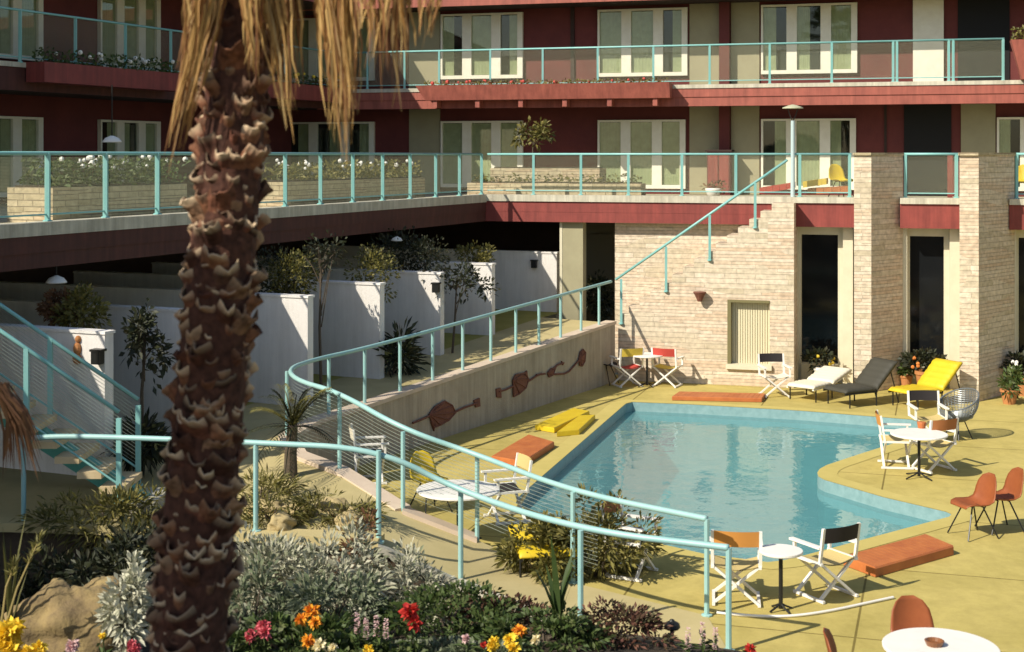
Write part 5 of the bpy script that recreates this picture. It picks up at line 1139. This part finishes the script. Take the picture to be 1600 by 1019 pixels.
flower(482, 1002, 12.9, .10, 'orange', 'orange flower low near the bottom edge', 6); flower(500, 1008, 12.8, .09, 'cream', 'cream flower beside the low orange one', 7)
flower(412, 978, 13.1, .09, 'rose', 'rose red flowers right of the palm trunk', 8, n=3); flower(392, 990, 13.0, .07, 'rose', 'small rose flower closest to the palm trunk', 9, n=2)
for i, (x, y) in enumerate(((558, 975), (572, 985), (588, 980), (603, 985))): flower(x, y, 13.2, .09, 'pink', ['pale pink flower spike at the left of the row of four', 'pale pink flower spike second in the row of four', 'pale pink flower spike third in the row of four', 'pale pink flower spike at the right of the row of four'][i], 20 + i, True)
flower(12, 1010, 12.4, .16, 'yellow', 'bright yellow flowers in the bottom left corner', 30, n=5); flower(60, 1014, 12.4, .10, 'yellow', 'yellow flowers at the foot of the boulder', 31, n=3)
flower(160, 994, 12.6, .05, 'yellow', 'small single yellow flower right of the boulder', 32); flower(112, 1014, 12.4, .08, 'pink', 'pinkish flower under the boulder at the bottom edge', 33, n=2)
flower(205, 1012, 12.4, .06, 'rose', 'small reddish flowers under the whitish plant', 34, n=4)
flower(770, 1010, 13.0, .08, 'yellow', 'yellow flower low in the middle, by a red bud', 35, n=2); flower(802, 1013, 13.0, .09, 'yellow', 'yellow flower at the bottom edge, left of the sword leaves', 36, n=2)
flower(810, 985, 13.3, .08, 'orange', 'orange yellow drooping flower on the maroon mat', 37, n=2); flower(838, 1000, 13.1, .07, 'cream', 'single cream flower beside the drooping orange one', 38)
flower(728, 998, 13.2, .06, 'pink', 'pale pink flower above the green mat', 39); flower(756, 1008, 13.1, .05, 'red', 'small red bud between yellow flowers', 40)
flower(520, 1012, 12.8, .06, 'cream', 'cream yellow flower under the pink spikes', 41, n=2); flower(575, 1014, 12.8, .06, 'yellow', 'pale yellow flower at the bottom edge under the pink spikes', 42, n=2)
for i, (x, y) in enumerate(((1075, 1000), (1098, 992), (1118, 1000))): flower(x, y, 14.0, .10, 'pink', ['pale pink flower spike right beside the mushroom lamp', 'tallest pale pink spike between lamp and railing end', 'pale pink flower spike next to the railing end post'][i], 50 + i, True)
flower(1172, 1014, 13.9, .08, 'red', 'small red flower at the bottom edge right of the railing end', 55)
# mushroom garden lamp
c = gb(1050, 14.3); zt = at(1050, 975, 14.3).z; t = thing('garden_lamp', 'black mushroom lamp standing by the path end', 'garden lamp', c)
MB().tube([c - Vector((0, 0, .05)), Vector((c.x, c.y, zt))], .02, 8).build('post', METAL, t); MB().lathe((c.x, c.y, zt - .03), [(.07, -.02), (.085, .0), (.075, .035), (.03, .06), (.02, .075)], 16).build('cap', METAL, t)
# tall dry stalks at left
for i, (a, b, lb) in enumerate((((2, 1000), (58, 850), 'long dry seed stalk leaning right at the left edge'), ((4, 960), (22, 885), 'short yellow seed stalk at the left edge'))):
    t = thing('seed_stalk', lb, 'plant', at(*a, 12.2), 'dry seed stalks'); p0, p1 = at(*a, 12.2), at(*b, 12.2); m_ = MB(); g_ = Vector((p0.x - .1, p0.y, gh(p0.x, p0.y))); m_.tube([g_, p0, p0.lerp(p1, .5) + Vector((-.02, 0, .03)), p1], [.014, .012, .01, .006], 5); m_.build('stem', mat('straw_stem', (.32, .25, .09), .8), t)
    m_ = MB(); rg = random.Random(i)
    for _ in range(40): q = p0.lerp(p1, rg.uniform(.78, 1.08)); d = rdir(rg); d.z = abs(d.z) + .4; m_.leaf(q, d.normalized(), rdir(rg), .09, .02, 0)
    m_.build('seed_head', LF['olive'], t)

# unseen tree added just outside the frame on the left to shade the lower palm trunk and the corner of the bed
tree('broad dark tree added out of view left of the flower bed to shade the palm trunk', Vector((-4.05, 6.35, 1.7)), 3.9, (1.15, 1.05, 1.15), 7000, .24, 'dark', 99, None, (0, 0), .11, name='added_shade_tree', lift=.86)
